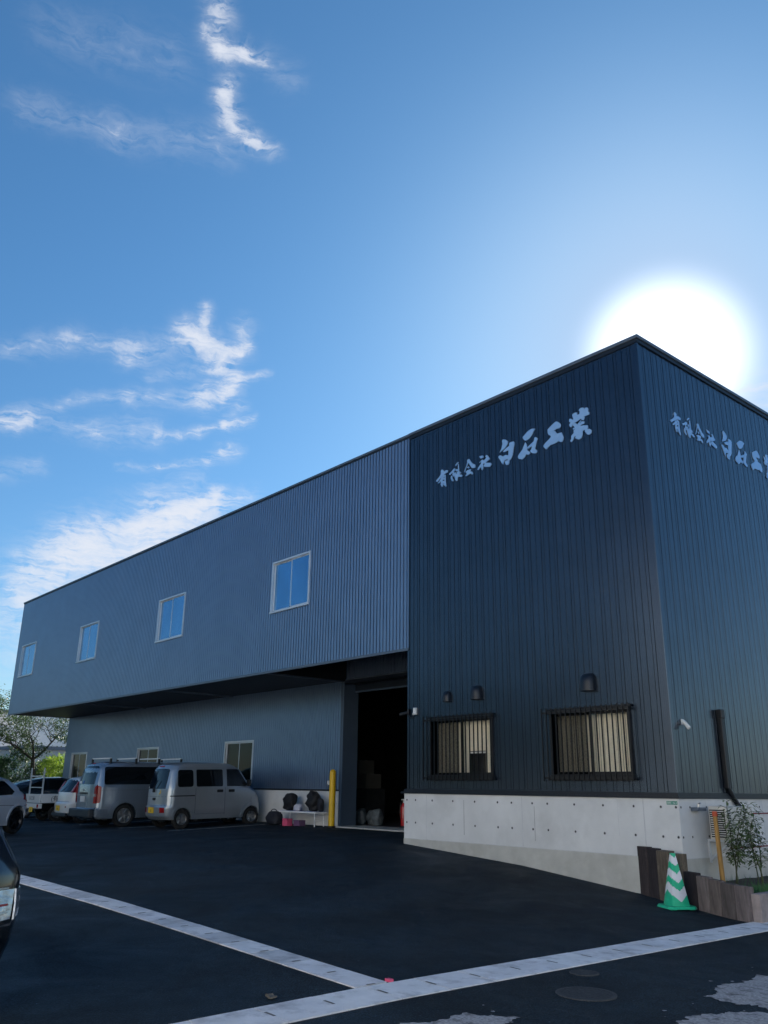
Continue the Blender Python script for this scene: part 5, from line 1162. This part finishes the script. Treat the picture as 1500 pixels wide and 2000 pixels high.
def tree(name, label, loc, trunk_h, trunk_r, crown, n_leaf, leafm, seed, limbs=7, ls=.16, group=None, spread=1.0, barkm='bark'):
    """crown: list of (cx, cy, cz, rx, ry, rz, share)"""
    rnd = random.Random(seed); o = thing(name, label, 'tree', loc, group=group)
    tr = MB(); lv = MB(); tips = []
    def branch(p, d, ln, r, depth):
        n = 4
        for i in range(n):
            q = p+d*ln/n; d = (d+Vector((rnd.uniform(-.22, .22), rnd.uniform(-.22, .22), rnd.uniform(-.08, .16)))).normalized()
            tr.tube(p, q, r, r*.86, 7 if depth < 2 else 5, caps=False); r *= .86; p = q
        tips.append(p)
        if depth < 3:
            for k in range(3 if depth else limbs):
                a = rnd.uniform(0, 6.28) if depth else 2*math.pi*k/limbs+rnd.uniform(-.3, .3)
                nd = (d*.55+Vector((math.cos(a), math.sin(a), rnd.uniform(.1, .6)))*.8*spread).normalized()
                branch(p-(d*ln*rnd.uniform(0, .3) if depth else d*0), nd, ln*rnd.uniform(.55, .85), r*.68, depth+1)
    branch(Vector((0, 0, -.2)), Vector((rnd.uniform(-.04, .04), rnd.uniform(-.04, .04), 1)), trunk_h, trunk_r, 0)
    tr.build('trunk', M[barkm], o, smooth=60, recalc=False)
    tot = sum(c[6] for c in crown)
    for (cx_, cy_, cz_, rx, ry, rz, sh) in crown:
        nn = int(n_leaf*sh/tot); ncl = max(6, nn//26)
        for c in range(ncl):
            while True:
                a = Vector((rnd.uniform(-1, 1), rnd.uniform(-1, 1), rnd.uniform(-1, 1)))
                if a.length <= 1: break
            a = a.normalized()*(a.length**.45); cc = Vector((cx_+a.x*rx, cy_+a.y*ry, cz_+a.z*rz)); cr = rnd.uniform(.16, .38)*min(1.2, max(rx, .5))
            for k in range(26):
                g_ = Vector((rnd.gauss(0, 1), rnd.gauss(0, 1), rnd.gauss(0, .6)))*cr*.6
                leaf(lv, cc+g_, Vector((rnd.uniform(-1, 1), rnd.uniform(-1, 1), rnd.uniform(-.9, .5))), Vector((rnd.uniform(-.4, .4), rnd.uniform(-.4, .4), 1)), ls*rnd.uniform(.7, 1.2), ls*.55)
    lv.build('crown', M[leafm], o, recalc=False)
    return o
tree('broadleaf_tree', 'spreading tree with dark forked branches and thin foliage beyond the overhang', (-38.2, 3.95, 0), 2.6, .17, [(0, 0, 5.0, 2.9, 2.7, 1.0, 1.0), (0, -1.3, 3.7, 1.2, 1.0, .5, .35), (0, 1.4, 3.9, 1.0, .9, .6, .3), (0, -.6, 2.9, 1, .8, .35, .2)], 8200, 'leaf_mid', 12, 5, .13, spread=1.25)
tree('broadleaf_tree', 'taller bushy tree rising at the far left edge of the photo', (-38.6, .35, 0), 2.6, .16, [(0, .0, 5.0, 1.6, 1.35, 1.2, 1.0), (0, .2, 3.4, 1.2, 1.3, .7, .4)], 7000, 'leaf_mid', 22, 6, .14)
tree('shrub', 'bright lime green sunlit shrub beside the end of the building', (-36.0, 4.25, 0), 1.0, .06, [(0, -.1, 1.95, .75, .78, .62, 1.0), (0, .2, 1.3, .7, .7, .5, .5)], 5200, 'leaf_lime', 31, 5, .12)
for (x, y, rx, ry, cz, rz, lab, sd_) in ((-38.9, 1.6, .9, 1.2, 1.7, .85, 'dark green shrub left of the forked tree, over the block wall', 41), (-38.8, 3.0, .9, 1.1, 1.75, .9, 'dark green shrub right under the forked tree', 42), (-38.8, 4.9, .8, 1.0, 1.6, .9, 'dark green shrub behind the lime shrub', 43), (-39.0, .1, .8, 1.0, 1.5, .8, 'dark green shrub behind the pearl white car', 44)):
    tree('shrub', lab, (x, y, 0), .8, .06, [(0, 0, cz, rx, ry, rz, 1.0)], 4600, 'leaf_dark', sd_, 5, .13, group='shrubs along the block wall')
# houses and a factory further off
def house(name, label, loc, w_, d_, h_, wallm, seed, roof='flat', rows=2, rz=0):
    o = thing(name, label, 'building', loc, rz); rnd = random.Random(seed)
    mb = MB(); mb.box(-d_/2, d_/2, -w_/2, w_/2, -.5, h_); mb.build('wall', M[wallm], o)
    mb = MB()
    if roof == 'flat': mb.box(-d_/2-.15, d_/2+.15, -w_/2-.15, w_/2+.15, h_, h_+.22)
    else:
        e = .4; mb.add([(-d_/2-e, -w_/2-e, h_), (d_/2+e, -w_/2-e, h_), (d_/2+e, w_/2+e, h_), (-d_/2-e, w_/2+e, h_), (0, -w_/2-e, h_+1.6), (0, w_/2+e, h_+1.6)], [(0, 1, 4), (1, 2, 5, 4), (2, 3, 5), (3, 0, 4, 5), (0, 3, 2, 1)])
    mb.build('roof', M['roof_grey'], o)
    for r_ in range(rows):
        k = 0; y = -w_/2+1.0
        while y < w_/2-1.5:
            z = .9+r_*2.7
            fr = MB(); fr.box(d_/2+.002, d_/2+.06, y-.05, y+1.35, z-.05, z+1.15); fr = fr.build('window', M['aluminium'], o)
            p = MB(); p.box(d_/2+.061, d_/2+.07, y, y+1.30, z, z+1.10); p.build('pane', M['glass_dark'], fr)
            y += 2.6
    return o
house('factory', 'long pale factory building far beyond the forked tree', (-66, 13, 0), 16, 12, 6.2, 'white_wall', 1, rows=1)
house('house', 'white two storey house at the far left behind the trees', (-58, 4.2, 0), 5.5, 7, 5.0, 'white_wall', 2, 'gable')
house('house', 'low pale grey outbuilding between the factory and the trees', (-52, 8.6, 0), 3.6, 4, 3.3, 'pale_wall', 3, rows=1)
house('apartment_block', 'pale apartment block at the left edge behind the tall tree', (-75, -3, 0), 14, 10, 9.0, 'pale_wall', 4, rows=3)
o = thing('vending_machine', 'red box standing at the far left edge under the trees', 'machine', (-41.8, 1.3, 0), R(0))
mb = MB(); mb.box(-.35, .35, -.5, .5, 0, 2.4); mb.build('cabinet', M['red'], o, bevel=.03)
mb = MB(); mb.box(.351, .36, -.4, .4, 1.1, 2.2); mb.build('front_panel', M['white_plastic'], o)

# added out of view for fill light and reflections: pale lot, buildings, dark trees
mb = MB(); mb.add([(-24, -60, -.338), (60, -60, -.338), (60, -15.5, -.338), (-24, -15.5, -.338)], [(0, 1, 2, 3)]); tag(mb.build('pavement', M['far_ground']), kind='structure')  # unseen pale sheet, added to bounce sunlight back at the walls
for i, (x, y, w_, h_, m_, lab) in enumerate([(-5, -27, 14, 10.5, 'pale_wall', 'beige block across the road behind the viewer'), (11, -26, 15, 11, 'white_wall', 'white block across the road at the far right behind the viewer')]):
    house('building', lab, (x, y, 0), w_, 10, h_, m_, 20+i, rows=2, rz=R(90))  # added blocks out of view; their sunlit fronts give the fill
house('building', 'pale side building standing to the right, out of the picture', (24, 6, 0), 26, 9, 8.0, 'white_wall', 30, rows=2, rz=R(180))  # another added pale reflector, beside the camera and out of view
for i, x in enumerate((-18, -26, -34, -42)):
    tree('roadside_tree', ('large dark tree across the road, ' + ['nearest to the beige block', 'second from the beige block', 'third from the beige block', 'furthest from the beige block'][i]), (x, -23-1.5*(i % 2), 0), 2.0, .22, [(0, 0, 4.3, 4.0, 2.4, 2.6, 1.0)], 6500, 'leaf_dark', 60+i, 6, .45, group='trees across the road')  # added out of view to darken the recess and van glass reflections
